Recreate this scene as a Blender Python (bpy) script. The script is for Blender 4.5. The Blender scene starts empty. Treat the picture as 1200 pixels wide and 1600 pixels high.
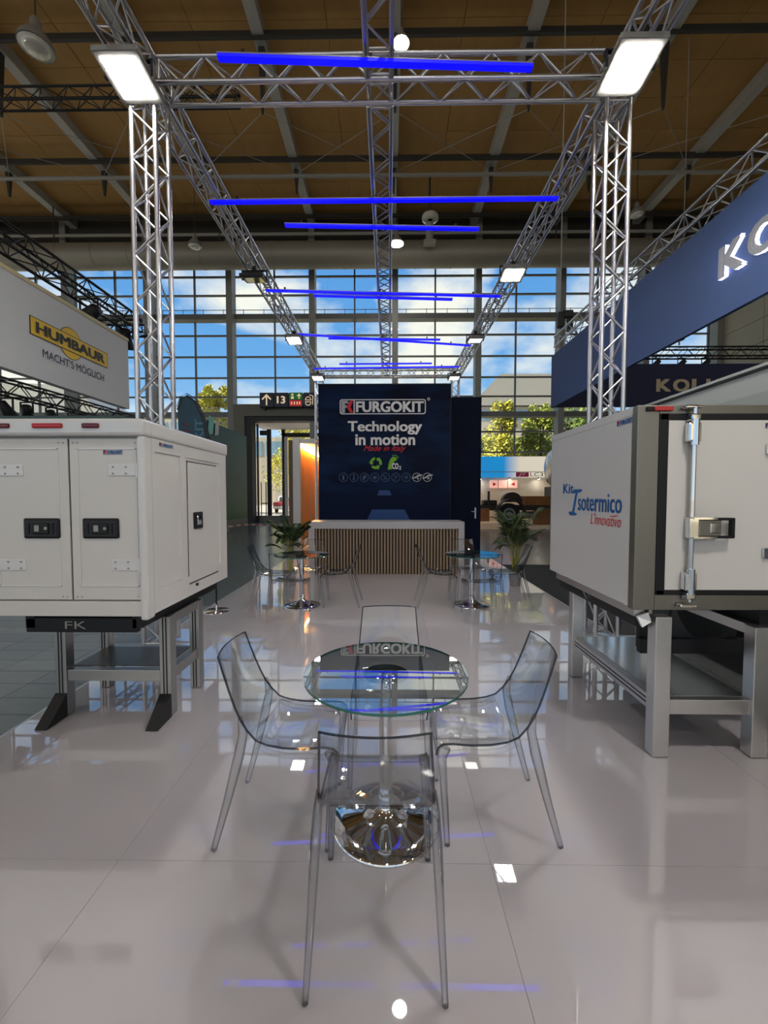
import bpy, bmesh, math, random
from mathutils import Vector, Matrix, Quaternion
random.seed(7)
C = bpy.context.scene
COL = C.collection
R = math.radians

# ---------------------------------------------------------------- camera
cam_d = bpy.data.cameras.new('camera'); cam = bpy.data.objects.new('camera', cam_d); COL.objects.link(cam)
cam.location = (0, 0, 1.59)
cam.rotation_euler = (R(90) - math.atan(26/640), 0, math.atan(8/640))
cam_d.sensor_fit = 'VERTICAL'; cam_d.sensor_height = 36; cam_d.lens = 640/1600*36
cam_d.clip_start = .05; cam_d.clip_end = 500
C.camera = cam

# ---------------------------------------------------------------- view, sky, sun
C.view_settings.view_transform = 'Standard'; C.view_settings.look = 'None'
C.view_settings.gamma = 1; C.view_settings.use_curve_mapping = False
C.view_settings.exposure = 0.62
C.cycles.max_bounces = 14; C.cycles.transparent_max_bounces = 40
C.cycles.glossy_bounces = 6; C.cycles.transmission_bounces = 8; C.cycles.diffuse_bounces = 4
C.cycles.caustics_reflective = False; C.cycles.caustics_refractive = False
C.cycles.sample_clamp_indirect = 6
SKY_STRENGTH = 1.5
SUN = 7.0
FLOOD = 40.0
PEND = 90.0

w = bpy.data.worlds.new('sky'); C.world = w; w.use_nodes = True
nt = w.node_tree; N = nt.nodes; L = nt.links; N.clear()
out = N.new('ShaderNodeOutputWorld'); bg = N.new('ShaderNodeBackground')
tc = N.new('ShaderNodeTexCoord'); sep = N.new('ShaderNodeSeparateXYZ'); L.new(tc.outputs['Generated'], sep.inputs[0])
ramp = N.new('ShaderNodeValToRGB'); L.new(sep.outputs['Z'], ramp.inputs[0])
e = ramp.color_ramp.elements
e[0].position = 0.0; e[0].color = (.23, .355, .47, 1)
e[1].position = .75; e[1].color = (.026, .12, .34, 1)
m_ = ramp.color_ramp.elements.new(.3); m_.color = (.078, .21, .41, 1)
mp = N.new('ShaderNodeMapping'); L.new(tc.outputs['Generated'], mp.inputs[0])
CLOUD = (7.1, .4, 2.2)
mp.inputs['Scale'].default_value = (1, 1, 1.9)
mp.inputs['Location'].default_value = CLOUD
nz = N.new('ShaderNodeTexNoise'); L.new(mp.outputs[0], nz.inputs['Vector'])
nz.inputs['Scale'].default_value = 3.1; nz.inputs['Detail'].default_value = 9; nz.inputs['Roughness'].default_value = .52
cr = N.new('ShaderNodeValToRGB'); L.new(nz.outputs['Fac'], cr.inputs[0])
cr.color_ramp.elements[0].position = .43; cr.color_ramp.elements[0].color = (0, 0, 0, 1)
cr.color_ramp.elements[1].position = .58; cr.color_ramp.elements[1].color = (1, 1, 1, 1)
mx = N.new('ShaderNodeMixRGB'); L.new(cr.outputs[0], mx.inputs[0]); L.new(ramp.outputs[0], mx.inputs[1]); mx.inputs[2].default_value = (.50, .48, .43, 1)
gr = N.new('ShaderNodeMath'); gr.operation = 'GREATER_THAN'; L.new(sep.outputs['Z'], gr.inputs[0]); gr.inputs[1].default_value = -.01
mg = N.new('ShaderNodeMixRGB'); L.new(gr.outputs[0], mg.inputs[0]); mg.inputs[1].default_value = (.34, .32, .28, 1); L.new(mx.outputs[0], mg.inputs[2])
L.new(mg.outputs[0], bg.inputs[0]); bg.inputs[1].default_value = SKY_STRENGTH
L.new(bg.outputs[0], out.inputs[0])

sd = bpy.data.lights.new('sun', 'SUN'); sun = bpy.data.objects.new('sun', sd); COL.objects.link(sun)
sd.energy = SUN; sd.angle = R(.6); sd.color = (1, .9, .72)
sun.location = (-60, 0, 60)
sun.rotation_euler = Vector((math.cos(R(38)), .15, -math.sin(R(38)))).to_track_quat('-Z', 'Y').to_euler()

# ---------------------------------------------------------------- materials
M = {}
def mat(name, col, rough=.5, metal=0., spec=.5, coat=0., coat_ior=1.5, noise=0., nscale=8., bump=0., emit=0., emit_col=None, stretch=None):
    m = bpy.data.materials.new(name); m.use_nodes = True; M[name] = m
    t = m.node_tree; b = t.nodes['Principled BSDF']
    b.inputs['Base Color'].default_value = (*col, 1); b.inputs['Roughness'].default_value = rough
    b.inputs['Metallic'].default_value = metal; b.inputs['Specular IOR Level'].default_value = spec
    b.inputs['Coat Weight'].default_value = coat; b.inputs['Coat Roughness'].default_value = .015; b.inputs['Coat IOR'].default_value = coat_ior
    if noise or bump:
        tcn = t.nodes.new('ShaderNodeTexCoord'); n = t.nodes.new('ShaderNodeTexNoise')
        src = tcn.outputs['Object']
        if stretch:
            mpn = t.nodes.new('ShaderNodeMapping'); mpn.inputs['Scale'].default_value = stretch; t.links.new(src, mpn.inputs[0]); src = mpn.outputs[0]
        t.links.new(src, n.inputs['Vector']); n.inputs['Scale'].default_value = nscale; n.inputs['Detail'].default_value = 5
        if noise:
            x = t.nodes.new('ShaderNodeMixRGB'); t.links.new(n.outputs['Fac'], x.inputs[0])
            x.inputs[1].default_value = tuple(max(0, c*(1-noise)) for c in col)+(1,); x.inputs[2].default_value = tuple(min(1, c*(1+noise)) for c in col)+(1,)
            t.links.new(x.outputs[0], b.inputs['Base Color'])
        if bump:
            bp = t.nodes.new('ShaderNodeBump'); bp.inputs['Strength'].default_value = bump; bp.inputs['Distance'].default_value = .02
            t.links.new(n.outputs['Fac'], bp.inputs['Height']); t.links.new(bp.outputs[0], b.inputs['Normal'])
    if emit:
        b.inputs['Emission Color'].default_value = (*(emit_col or col), 1); b.inputs['Emission Strength'].default_value = emit
    return m

def clear(name, tint, tint_edge, g0, g1, power, rough=.02):
    """thin clear plastic / glass: light passes, gloss grows toward grazing angles"""
    m = bpy.data.materials.new(name); m.use_nodes = True; M[name] = m
    t = m.node_tree; t.nodes.clear()
    o = t.nodes.new('ShaderNodeOutputMaterial'); lw = t.nodes.new('ShaderNodeLayerWeight'); lw.inputs[0].default_value = .5
    pw = t.nodes.new('ShaderNodeMath'); pw.operation = 'POWER'; t.links.new(lw.outputs['Facing'], pw.inputs[0]); pw.inputs[1].default_value = power
    ma = t.nodes.new('ShaderNodeMath'); ma.operation = 'MULTIPLY_ADD'; t.links.new(pw.outputs[0], ma.inputs[0]); ma.inputs[1].default_value = g1-g0; ma.inputs[2].default_value = g0
    mc = t.nodes.new('ShaderNodeMixRGB'); t.links.new(pw.outputs[0], mc.inputs[0]); mc.inputs[1].default_value = (*tint, 1); mc.inputs[2].default_value = (*tint_edge, 1)
    tr = t.nodes.new('ShaderNodeBsdfTransparent'); t.links.new(mc.outputs[0], tr.inputs[0])
    gl = t.nodes.new('ShaderNodeBsdfGlossy'); gl.inputs['Roughness'].default_value = rough
    mxs = t.nodes.new('ShaderNodeMixShader'); t.links.new(ma.outputs[0], mxs.inputs[0]); t.links.new(tr.outputs[0], mxs.inputs[1]); t.links.new(gl.outputs[0], mxs.inputs[2])
    t.links.new(mxs.outputs[0], o.inputs[0]); return m

clear('clear_plastic', (.955, .965, .972), (.66, .68, .71), .06, .6, 3.0)
clear('clear_edge', (.36, .38, .42), (.10, .11, .13), .06, .4, 2.0)
clear('clear_leg', (.89, .895, .90), (.16, .165, .18), .05, .5, 2.4)
clear('table_glass', (.78, .86, .84), (.5, .6, .58), .28, .8, 2.2, .005)
clear('pane_glass', (.93, .96, .96), (.7, .75, .75), .03, .5, 4.0, .01)
mat('table_edge', (.008, .15, .10), .08, coat=1)
mat('floor_gloss', (.44, .41, .435), .45, spec=.25, coat=1, coat_ior=2.5, noise=.02, nscale=.7)
mat('joint_dark', (.46, .435, .45), .6)
mat('hall_tile', (.135, .15, .15), .35, spec=.5, noise=.2, nscale=3)
mat('hall_tile_dark', (.115, .13, .132), .35, spec=.5, noise=.2, nscale=3)
mat('hall_tile_pale', (.155, .168, .168), .35, spec=.5, noise=.2, nscale=3)
mat('hall_floor', (.105, .12, .125), .22, spec=.7, noise=.3, nscale=1.2)
mat('alu', (.62, .60, .58), .32, metal=1, noise=.06, nscale=30)
mat('alu_shaded', (.40, .39, .37), .36, metal=1, noise=.06, nscale=30)  # alu again, with the left stand's shade put into its base colour
mat('shelf_dark', (.10, .095, .085), .35, metal=.6)
mat('carpet_dark', (.028, .029, .030), .9, noise=.4, nscale=60, bump=.3)
mat('alu_truss', (.58, .57, .585), .30, metal=1, noise=.08, nscale=20)
mat('alu_brushed', (.27, .25, .215), .38, metal=1, noise=.08, nscale=6, stretch=(40, 2, 2))
mat('chrome', (.75, .75, .76), .04, metal=1)
mat('steel_sheet', (.60, .61, .62), .16, metal=1, noise=.04, nscale=3)
mat('white_panel', (.72, .70, .685), .22, spec=.5, coat=.5, noise=.015, nscale=2)
mat('white_door', (.68, .65, .61), .3, spec=.5, noise=.015, nscale=2)
mat('black_plastic', (.010, .010, .011), .4, spec=.3, noise=.2, nscale=20)
mat('black_steel', (.012, .012, .014), .45, spec=.3, noise=.2, nscale=14)
mat('dark_line', (.02, .02, .022), .6)
mat('red_lens', (.50, .008, .01), .25, coat=.2)
mat('dark_red_lens', (.14, .004, .006), .25, coat=.2)
mat('dark_green', (.02, .055, .05), .5)
mat('wood_ceiling', (.41, .225, .07), .7, noise=.16, nscale=1.2, stretch=(6, 1.2, 1))
mat('beam_steel', (.40, .39, .37), .5, noise=.08, nscale=3)
mat('dark_beam', (.035, .033, .03), .6, noise=.1, nscale=3)
mat('pipe_steel', (.32, .31, .29), .45, noise=.1, nscale=4)
mat('mullion', (.15, .15, .145), .45, noise=.1, nscale=3)
mat('column_paint', (.24, .24, .22), .5, noise=.06, nscale=2)
mat('duct_metal', (.27, .25, .21), .5, metal=.3, noise=.15, nscale=.8, bump=.2)
mat('concrete', (.40, .37, .29), .8, noise=.14, nscale=1.6, bump=.15)
mat('portal_paint', (.15, .145, .115), .6, noise=.08, nscale=2)
mat('white_soffit', (.75, .70, .66), .6, noise=.03, nscale=2)
mat('led_blue', (.01, .01, .1), .4, emit=.95, emit_col=(.0, .0, 1.0))
mat('led_housing', (.35, .35, .42), .4, metal=.8)
mat('flood_lit', (1, 1, 1), .3, emit=FLOOD, emit_col=(1, .975, .93))
mat('flood_strong', (1, 1, 1), .3, emit=FLOOD*4.5, emit_col=(1, .965, .90))
mat('flood_bright', (1, 1, 1), .3, emit=FLOOD*2, emit_col=(1, .975, .93))
mat('flood_dim', (.8, .82, .8), .2, emit=2.5, emit_col=(1, .97, .92))
mat('flood_off', (.10, .10, .11), .08, coat=1)
mat('lamp_lit', (1, 1, 1), .3, emit=PEND, emit_col=(1, .95, .84))
mat('lamp_glass', (.62, .6, .55), .2, coat=.6)
mat('lamp_body', (.25, .24, .22), .4)
mat('counter_white', (.40, .38, .39), .35, noise=.02, nscale=2)
mat('slat_wood', (.26, .175, .105), .5, noise=.25, nscale=6, stretch=(8, 8, 1))
mat('slat_black', (.008, .008, .009), .7)
mat('navy_wall', (.003, .006, .024), .6, spec=.12, noise=.3, nscale=1)
mat('print_white', (.82, .80, .75), .6)
mat('print_grey', (.45, .45, .45), .6)
mat('print_red', (.68, .015, .02), .6)
mat('print_green', (.16, .42, .01), .6)
mat('print_blue', (.01, .11, .36), .5)
mat('print_navy', (.01, .015, .06), .5)
mat('print_road', (.008, .05, .18), .6)
mat('print_dim', (.045, .08, .16), .6)
mat('print_black', (.010, .010, .012), .6)
mat('sign_yellow', (.75, .48, .005), .5)
mat('banner_white', (.62, .63, .64), .7, noise=.02, nscale=1)
mat('banner_blue', (.045, .085, .22), .7, noise=.06, nscale=1)
mat('banner_navy', (.006, .010, .045), .7, noise=.1, nscale=1)
mat('strip_beige', (.62, .52, .30), .6)
mat('letter_beige', (.50, .40, .28), .5)
mat('letter_grey', (.22, .22, .24), .4)
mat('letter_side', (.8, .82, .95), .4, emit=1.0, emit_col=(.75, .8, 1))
mat('trailer_grey', (.34, .36, .35), .4, noise=.04, nscale=2)
mat('trailer_dark', (.27, .29, .28), .4)
mat('flag_cloth', (.018, .055, .085), .8, noise=.15, nscale=3)
mat('flag_border', (.006, .012, .018), .7)
mat('flag_light', (.06, .15, .20), .8)
mat('flag_red', (.10, .035, .045), .8)
mat('leaf_palm', (.030, .060, .018), .5, noise=.4, nscale=9)
mat('stem_palm', (.30, .28, .04), .5, noise=.2, nscale=9)
mat('pot_grey', (.30, .28, .28), .4)
mat('soil', (.02, .014, .01), .9, noise=.3, nscale=30)
mat('leaf_yellow', (.50, .47, .05), .7, noise=.5, nscale=2)
mat('leaf_olive', (.30, .34, .045), .7, noise=.5, nscale=2)
mat('leaf_green', (.18, .26, .05), .7, noise=.5, nscale=2)
mat('bark', (.08, .06, .04), .9, noise=.3, nscale=6)
mat('asphalt', (.46, .43, .38), .8, noise=.1, nscale=1)
mat('building_beige', (.45, .40, .32), .8, noise=.06, nscale=.2)
mat('building_roof', (.36, .34, .30), .6, noise=.06, nscale=.2)
mat('building_glass', (.18, .30, .40), .15, coat=1)
mat('wood_orange', (.80, .29, .035), .6, spec=.15, noise=.2, nscale=5, stretch=(6, 6, .6))
mat('warm_led', (1, .5, .15), .5, emit=170, emit_col=(1, .48, .14))
mat('booth_white', (.72, .70, .68), .5, noise=.02, nscale=2)
mat('booth_brown', (.14, .09, .04), .6)
mat('teal_cloth', (.02, .12, .14), .7)
mat('cyan', (.20, .60, .58), .6)
mat('sky_blue_print', (.02, .25, .62), .5)
mat('magenta', (.60, .03, .25), .5)
mat('cream', (.78, .72, .60), .6, noise=.03, nscale=2)
mat('pink_sign', (.80, .42, .33), .5, emit=.5)
mat('tyre', (.012, .012, .012), .7, noise=.2, nscale=20)
mat('rim_grey', (.18, .18, .18), .35, metal=.7)
mat('chassis_black', (.012, .011, .011), .5, noise=.2, nscale=8)
mat('crate_brown', (.20, .10, .035), .6, noise=.2, nscale=3)
mat('tank_silver', (.62, .61, .57), .25, metal=.8)
mat('car_red', (.42, .02, .02), .25, coat=1)
mat('car_white', (.7, .7, .7), .25, coat=1)
mat('car_glass', (.03, .04, .05), .06, coat=1)
mat('sign_navy', (.006, .010, .03), .4)
mat('sign_cream', (.85, .66, .42), .5, emit=.35)
mat('sign_green', (.02, .20, .03), .5, emit=.15)
mat('sign_red', (.50, .02, .02), .5, emit=.3)
mat('exting_red', (.20, .02, .02), .4)
mat('tape_red', (.45, .12, .10), .6)
mat('tape_white', (.55, .52, .48), .6)

def gradient(name, stops, axis='Z', z0=0., z1=1., lit=0.):
    m = bpy.data.materials.new(name); m.use_nodes = True; M[name] = m; t = m.node_tree; b = t.nodes['Principled BSDF']
    tcn = t.nodes.new('ShaderNodeTexCoord'); s = t.nodes.new('ShaderNodeSeparateXYZ'); t.links.new(tcn.outputs['Object'], s.inputs[0])
    mr = t.nodes.new('ShaderNodeMapRange'); t.links.new(s.outputs[axis], mr.inputs[0]); mr.inputs[1].default_value = z0; mr.inputs[2].default_value = z1
    rp = t.nodes.new('ShaderNodeValToRGB'); t.links.new(mr.outputs[0], rp.inputs[0])
    while len(rp.color_ramp.elements) < len(stops): rp.color_ramp.elements.new(.5)
    for el, (p, c) in zip(rp.color_ramp.elements, stops): el.position = p; el.color = (*c, 1)
    t.links.new(rp.outputs[0], b.inputs['Base Color']); b.inputs['Roughness'].default_value = .6
    if lit: t.links.new(rp.outputs[0], b.inputs['Emission Color']); b.inputs['Emission Strength'].default_value = lit
    return m
gradient('teal_to_green', [(0, (.02, .09, .01)), (.45, (.015, .06, .05)), (1, (.02, .11, .13))], 'Z', .6, 4.7)
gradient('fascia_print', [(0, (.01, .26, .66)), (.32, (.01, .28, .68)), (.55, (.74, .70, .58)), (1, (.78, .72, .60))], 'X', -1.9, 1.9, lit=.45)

def screen_print():
    m = bpy.data.materials.new('screen_print'); m.use_nodes = True; M['screen_print'] = m; t = m.node_tree; b = t.nodes['Principled BSDF']
    tcn = t.nodes.new('ShaderNodeTexCoord'); mpn = t.nodes.new('ShaderNodeMapping'); mpn.inputs['Scale'].default_value = (.45, 1, 1.1); t.links.new(tcn.outputs['Object'], mpn.inputs[0])
    n = t.nodes.new('ShaderNodeTexNoise'); n.inputs['Scale'].default_value = 1.7; n.inputs['Detail'].default_value = 6; t.links.new(mpn.outputs[0], n.inputs['Vector'])
    rp = t.nodes.new('ShaderNodeValToRGB'); t.links.new(n.outputs['Fac'], rp.inputs[0])
    rp.color_ramp.elements[0].position = .40; rp.color_ramp.elements[0].color = (.0012, .0034, .017, 1)
    rp.color_ramp.elements[1].position = .72; rp.color_ramp.elements[1].color = (.0035, .022, .072, 1)
    s = t.nodes.new('ShaderNodeSeparateXYZ'); t.links.new(tcn.outputs['Object'], s.inputs[0])
    lt = t.nodes.new('ShaderNodeMapRange'); t.links.new(s.outputs['Z'], lt.inputs[0]); lt.inputs[1].default_value = 1.58; lt.inputs[2].default_value = 1.70
    x = t.nodes.new('ShaderNodeMixRGB'); t.links.new(lt.outputs[0], x.inputs[0]); x.inputs[1].default_value = (.0018, .0065, .030, 1); t.links.new(rp.outputs[0], x.inputs[2])
    t.links.new(x.outputs[0], b.inputs['Base Color']); b.inputs['Roughness'].default_value = .6; b.inputs['Specular IOR Level'].default_value = .12
screen_print()

t = M['clear_leg'].node_tree
o_ = [n for n in t.nodes if n.type == 'OUTPUT_MATERIAL'][0]; src = o_.inputs[0].links[0].from_socket
gg = t.nodes.new('ShaderNodeBsdfRefraction'); gg.inputs['IOR'].default_value = 1.35; gg.inputs['Roughness'].default_value = .02; gg.inputs[0].default_value = (.9, .91, .93, 1)
m2 = t.nodes.new('ShaderNodeMixShader'); m2.inputs[0].default_value = .3; t.links.new(src, m2.inputs[1]); t.links.new(gg.outputs[0], m2.inputs[2]); t.links.new(m2.outputs[0], o_.inputs[0])

# ---------------------------------------------------------------- mesh helpers
class MB:
    def __init__(s): s.v = []; s.f = []; s.mi = []; s.sm = []
    def add(s, vs, fs, mi=0, smooth=False):
        b = len(s.v); s.v += [Vector(p) for p in vs]
        for f in fs: s.f.append([b+i for i in f]); s.mi.append(mi); s.sm.append(smooth)
    def box(s, x0, x1, y0, y1, z0, z1, mi=0, bev=0):
        if bev:
            bm = bmesh.new(); bmesh.ops.create_cube(bm, size=1)
            for v in bm.verts: v.co = Vector(((x0+x1)/2+v.co.x*(x1-x0), (y0+y1)/2+v.co.y*(y1-y0), (z0+z1)/2+v.co.z*(z1-z0)))
            bmesh.ops.bevel(bm, geom=bm.edges[:], offset=bev, segments=2, profile=.5, affect='EDGES')
            bm.verts.index_update(); s.add([v.co.copy() for v in bm.verts], [[v.index for v in f.verts] for f in bm.faces], mi); bm.free(); return s
        s.add([(x0,y0,z0),(x1,y0,z0),(x1,y1,z0),(x0,y1,z0),(x0,y0,z1),(x1,y0,z1),(x1,y1,z1),(x0,y1,z1)],
              [(0,3,2,1),(4,5,6,7),(0,1,5,4),(1,2,6,5),(2,3,7,6),(3,0,4,7)], mi); return s
    def tube(s, p0, p1, r0, r1=None, n=10, mi=0, cap=True, smooth=True):
        if r1 is None: r1 = r0
        p0, p1 = Vector(p0), Vector(p1); d = (p1-p0).normalized()
        a = d.orthogonal().normalized(); b = d.cross(a); vs = []
        for p, r in ((p0, r0), (p1, r1)):
            for i in range(n):
                t = 2*math.pi*i/n; vs.append(p+a*(r*math.cos(t))+b*(r*math.sin(t)))
        s.add(vs, [(i, (i+1) % n, n+(i+1) % n, n+i) for i in range(n)], mi, smooth)
        if cap: s.add(vs, [list(range(n))[::-1], [n+i for i in range(n)]], mi)
        return s
    def path(s, pts, rads, n=8, mi=0, smooth=True, flat=None):
        """sweep through pts with radius per point; flat=(a,b) makes the section an ellipse/box"""
        pts = [Vector(p) for p in pts]; rings = []; ref = None
        for i, p in enumerate(pts):
            d = (pts[min(i+1, len(pts)-1)]-pts[max(i-1, 0)]).normalized()
            if ref is None: ref = Vector((1, 0, 0)) if abs(d.x) < .8 else Vector((0, 1, 0))
            a = (ref-d*ref.dot(d)).normalized(); b = d.cross(a); r = rads[i] if hasattr(rads, '__len__') else rads
            fa, fb = flat or (1, 1)
            rings.append([p+a*(r*fa*math.cos(2*math.pi*(k+.5)/n))+b*(r*fb*math.sin(2*math.pi*(k+.5)/n)) for k in range(n)])
        vs = [q for r in rings for q in r]; fs = []
        for i in range(len(pts)-1):
            for k in range(n): fs.append((i*n+k, i*n+(k+1) % n, (i+1)*n+(k+1) % n, (i+1)*n+k))
        s.add(vs, fs, mi, smooth); s.add(vs, [list(range(n))[::-1], [(len(pts)-1)*n+k for k in range(n)]], mi); return s
    def lathe(s, prof, c=(0, 0, 0), n=32, mi=0, smooth=True):
        c = Vector(c); vs = []; fs = []
        for r, z in prof:
            for i in range(n): t = 2*math.pi*i/n; vs.append(c+Vector((r*math.cos(t), r*math.sin(t), z)))
        for j in range(len(prof)-1):
            for i in range(n): fs.append((j*n+i, j*n+(i+1) % n, (j+1)*n+(i+1) % n, (j+1)*n+i))
        s.add(vs, fs, mi, smooth)
        if prof[0][0] > 1e-6: s.add(vs[:n], [list(range(n))[::-1]], mi)
        if prof[-1][0] > 1e-6: s.add(vs[-n:], [list(range(n))], mi)
        return s
    def poly(s, pts, O, U, V, depth=.003, mi=0):
        """flat polygon in plane O+u*U+v*V, given a small real thickness along the normal"""
        U, V = Vector(U), Vector(V); nn = U.cross(V).normalized(); O = Vector(O); n = len(pts)
        lo = [O+U*a+V*b for a, b in pts]; hi = [p+nn*depth for p in lo]
        s.add(lo+hi, [[n+i for i in range(n)]]+[(i, (i+1) % n, n+(i+1) % n, n+i) for i in range(n)], mi); return s
    def ring(s, c, ro, ri, O, U, V, depth=.003, n=24, mi=0, a0=0, a1=2*math.pi):
        for i in range(n):
            t0, t1 = a0+(a1-a0)*i/n, a0+(a1-a0)*(i+1)/n
            s.poly([(c[0]+ri*math.cos(t0), c[1]+ri*math.sin(t0)), (c[0]+ro*math.cos(t0), c[1]+ro*math.sin(t0)), (c[0]+ro*math.cos(t1), c[1]+ro*math.sin(t1)), (c[0]+ri*math.cos(t1), c[1]+ri*math.sin(t1))], O, U, V, depth, mi)
        return s
    def disc(s, c, r, O, U, V, depth=.003, n=28, mi=0, ry=None):
        ry = ry or r
        return s.poly([(c[0]+r*math.cos(2*math.pi*i/n), c[1]+ry*math.sin(2*math.pi*i/n)) for i in range(n)], O, U, V, depth, mi)
    def mesh(s, name, mats, shift=(0, 0, 0)):
        me = bpy.data.meshes.new(name); sh = Vector(shift)
        me.from_pydata([v-sh for v in s.v], [], s.f)
        for m in (mats if isinstance(mats, (list, tuple)) else [mats]): me.materials.append(M[m] if isinstance(m, str) else m)
        me.polygons.foreach_set('material_index', s.mi); me.polygons.foreach_set('use_smooth', s.sm); me.update(); return me

def base(p):
    while p is not None and p.parent is not None: p = p.parent
    return Vector(p.location) if p is not None else Vector((0, 0, 0))
def link(name, me, parent=None, label=None, kind=None):
    o = bpy.data.objects.new(name, me); COL.objects.link(o)
    if parent is not None: o.parent = parent
    if label: o['label'] = label
    if kind: o['kind'] = kind
    return o
def obj(name, mb, mats, parent=None, label=None, kind=None):
    return link(name, mb.mesh(name, mats, base(parent)), parent, label, kind)
def thing(name, label, cat, loc=(0, 0, 0), group=None):
    o = bpy.data.objects.new(name, None); COL.objects.link(o); o.location = loc; o['label'] = label; o['category'] = cat
    o.empty_display_size = .1
    if group: o['group'] = group
    return o
def tag(o, label, cat, group=None):
    o['label'] = label; o['category'] = cat
    if group: o['group'] = group
    return o
def inst(name, me, parent, mtx, kind=None):
    o = link(name, me, parent, None, kind); o.matrix_local = Matrix.Translation(-base(parent)) @ mtx; return o
def TRS(loc, scale=(1, 1, 1), q=None):
    return Matrix.LocRotScale(Vector(loc), q or Quaternion(), Vector(scale))
def copy_tree(o, parent=None):
    c = o.copy(); COL.objects.link(c)
    if parent is not None: c.parent = parent
    for ch in list(o.children): copy_tree(ch, c)
    return c

UNIT_ROD = {}
def rod_mesh(m, n=7):
    if m not in UNIT_ROD: UNIT_ROD[m] = MB().tube((0, 0, 0), (0, 0, 1), 1, n=n).mesh('rod', m)
    return UNIT_ROD[m]
UNIT_BOX = {}
def box_mesh(m):
    if m not in UNIT_BOX: UNIT_BOX[m] = MB().box(-.5, .5, -.5, .5, -.5, .5).mesh('block', m)
    return UNIT_BOX[m]
def rod(name, p0, p1, r, m, parent):
    d = Vector(p1)-Vector(p0); return inst(name, rod_mesh(m), parent, TRS(p0, (r, r, d.length), d.to_track_quat('Z', 'Y')))
def block(name, x0, x1, y0, y1, z0, z1, m, parent):
    return inst(name, box_mesh(m), parent, TRS(((x0+x1)/2, (y0+y1)/2, (z0+z1)/2), (x1-x0, y1-y0, z1-z0)))

def text_geo(s, bold=0., shear=0., res=3):
    c = bpy.data.curves.new('t', 'FONT'); c.body = s; c.size = 1; c.offset = bold; c.shear = shear; c.resolution_u = res
    o = bpy.data.objects.new('t', c); COL.objects.link(o); bpy.context.view_layer.update()
    ev = o.evaluated_get(bpy.context.evaluated_depsgraph_get()); me = bpy.data.meshes.new_from_object(ev)
    vs = [v.co.copy() for v in me.vertices]; fs = [list(p.vertices) for p in me.polygons]
    bpy.data.objects.remove(o); bpy.data.curves.remove(c); bpy.data.meshes.remove(me)
    return vs, fs
def text_fit(mb, s, O, U, V, u0, u1, v0, v1, depth=.003, bold=.02, shear=0., mi=0, side_mi=None, ref=None):
    """lettering fitted to the rectangle u0..u1, v0..v1 of the plane O,U,V; ref fits by another string's height (for descenders)"""
    vs, fs = text_geo(s, 0, shear)
    if bold > .004:
        b = bold*.85; n0 = len(vs); v0_, f0_ = list(vs), list(fs); vs, fs = [], []; lift = [0]*n0+[.0005]*n0+[.001]*n0+[.0015]*n0+[.002]*n0
        for k, (dx, dy) in enumerate(((0, 0), (b, b*.6), (-b, b*.6), (b, -b*.6), (-b, -b*.6))):
            fs += [[i+k*n0 for i in f] for f in f0_]; vs += [Vector((v.x+dx, v.y+dy, 0)) for v in v0_]
    xs = [v.x for v in vs]; ys = [v.y for v in vs]
    ylo, yhi = min(ys), max(ys)
    if ref:
        r = [v.y for v in text_geo(ref, bold, 0)[0]]; ylo, yhi = min(r), max(r)
    U, V, O = Vector(U), Vector(V), Vector(O); nn = U.cross(V).normalized()
    fu = (u1-u0)/(max(xs)-min(xs)); fv = (v1-v0)/(yhi-ylo)
    mn = min(xs); lo = [O+U*(u0+(v.x-mn)*fu)+V*(v0+(v.y-ylo)*fv) for v in vs]
    if bold <= .004: lift = [0]*len(vs)
    hi = [p+nn*(depth+l_) for p, l_ in zip(lo, lift)]; n = len(vs)
    mb.add(lo+hi, [[n+i for i in f] for f in fs], mi)
    if side_mi is not None or depth > .004:
        cnt = {}
        for f in fs:
            for a, b in zip(f, f[1:]+f[:1]):
                k = (min(a, b), max(a, b)); cnt.setdefault(k, []).append((a, b))
        sides = [(e_[0][0], e_[0][1], n+e_[0][1], n+e_[0][0]) for e_ in cnt.values() if len(e_) == 1]
        mb.add(lo+hi, sides, mi if side_mi is None else side_mi)
    return mb

def rrect(w_, h_, r, n=4):
    pts = []
    for cx, cy, a in ((w_-r, r, -90), (w_-r, h_-r, 0), (r, h_-r, 90), (r, r, 180)):
        for i in range(n+1): t = R(a+90*i/n); pts.append((cx+r*math.cos(t), cy+r*math.sin(t)))
    return pts
def k_mark(mb, O, U, V, u0, u1, v0, v1, grey, red, depth=.003):
    w_, h_ = u1-u0, v1-v0
    P = lambda pts, mi: mb.poly([(u0+a*w_, v0+b*h_) for a, b in pts], O, U, V, depth, mi)
    P([(0, 0), (.30, 0), (.30, 1), (0, 1)], grey); P([(.30, .78), (.62, .78), (.52, 1), (.30, 1)], grey); P([(.30, .42), (.44, .42), (.44, .62), (.30, .62)], grey)
    P([(.44, .5), (.72, 1), (1, 1), (.76, .5)], red); P([(.44, .5), (.76, .5), (1, 0), (.72, 0)], red)

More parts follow.
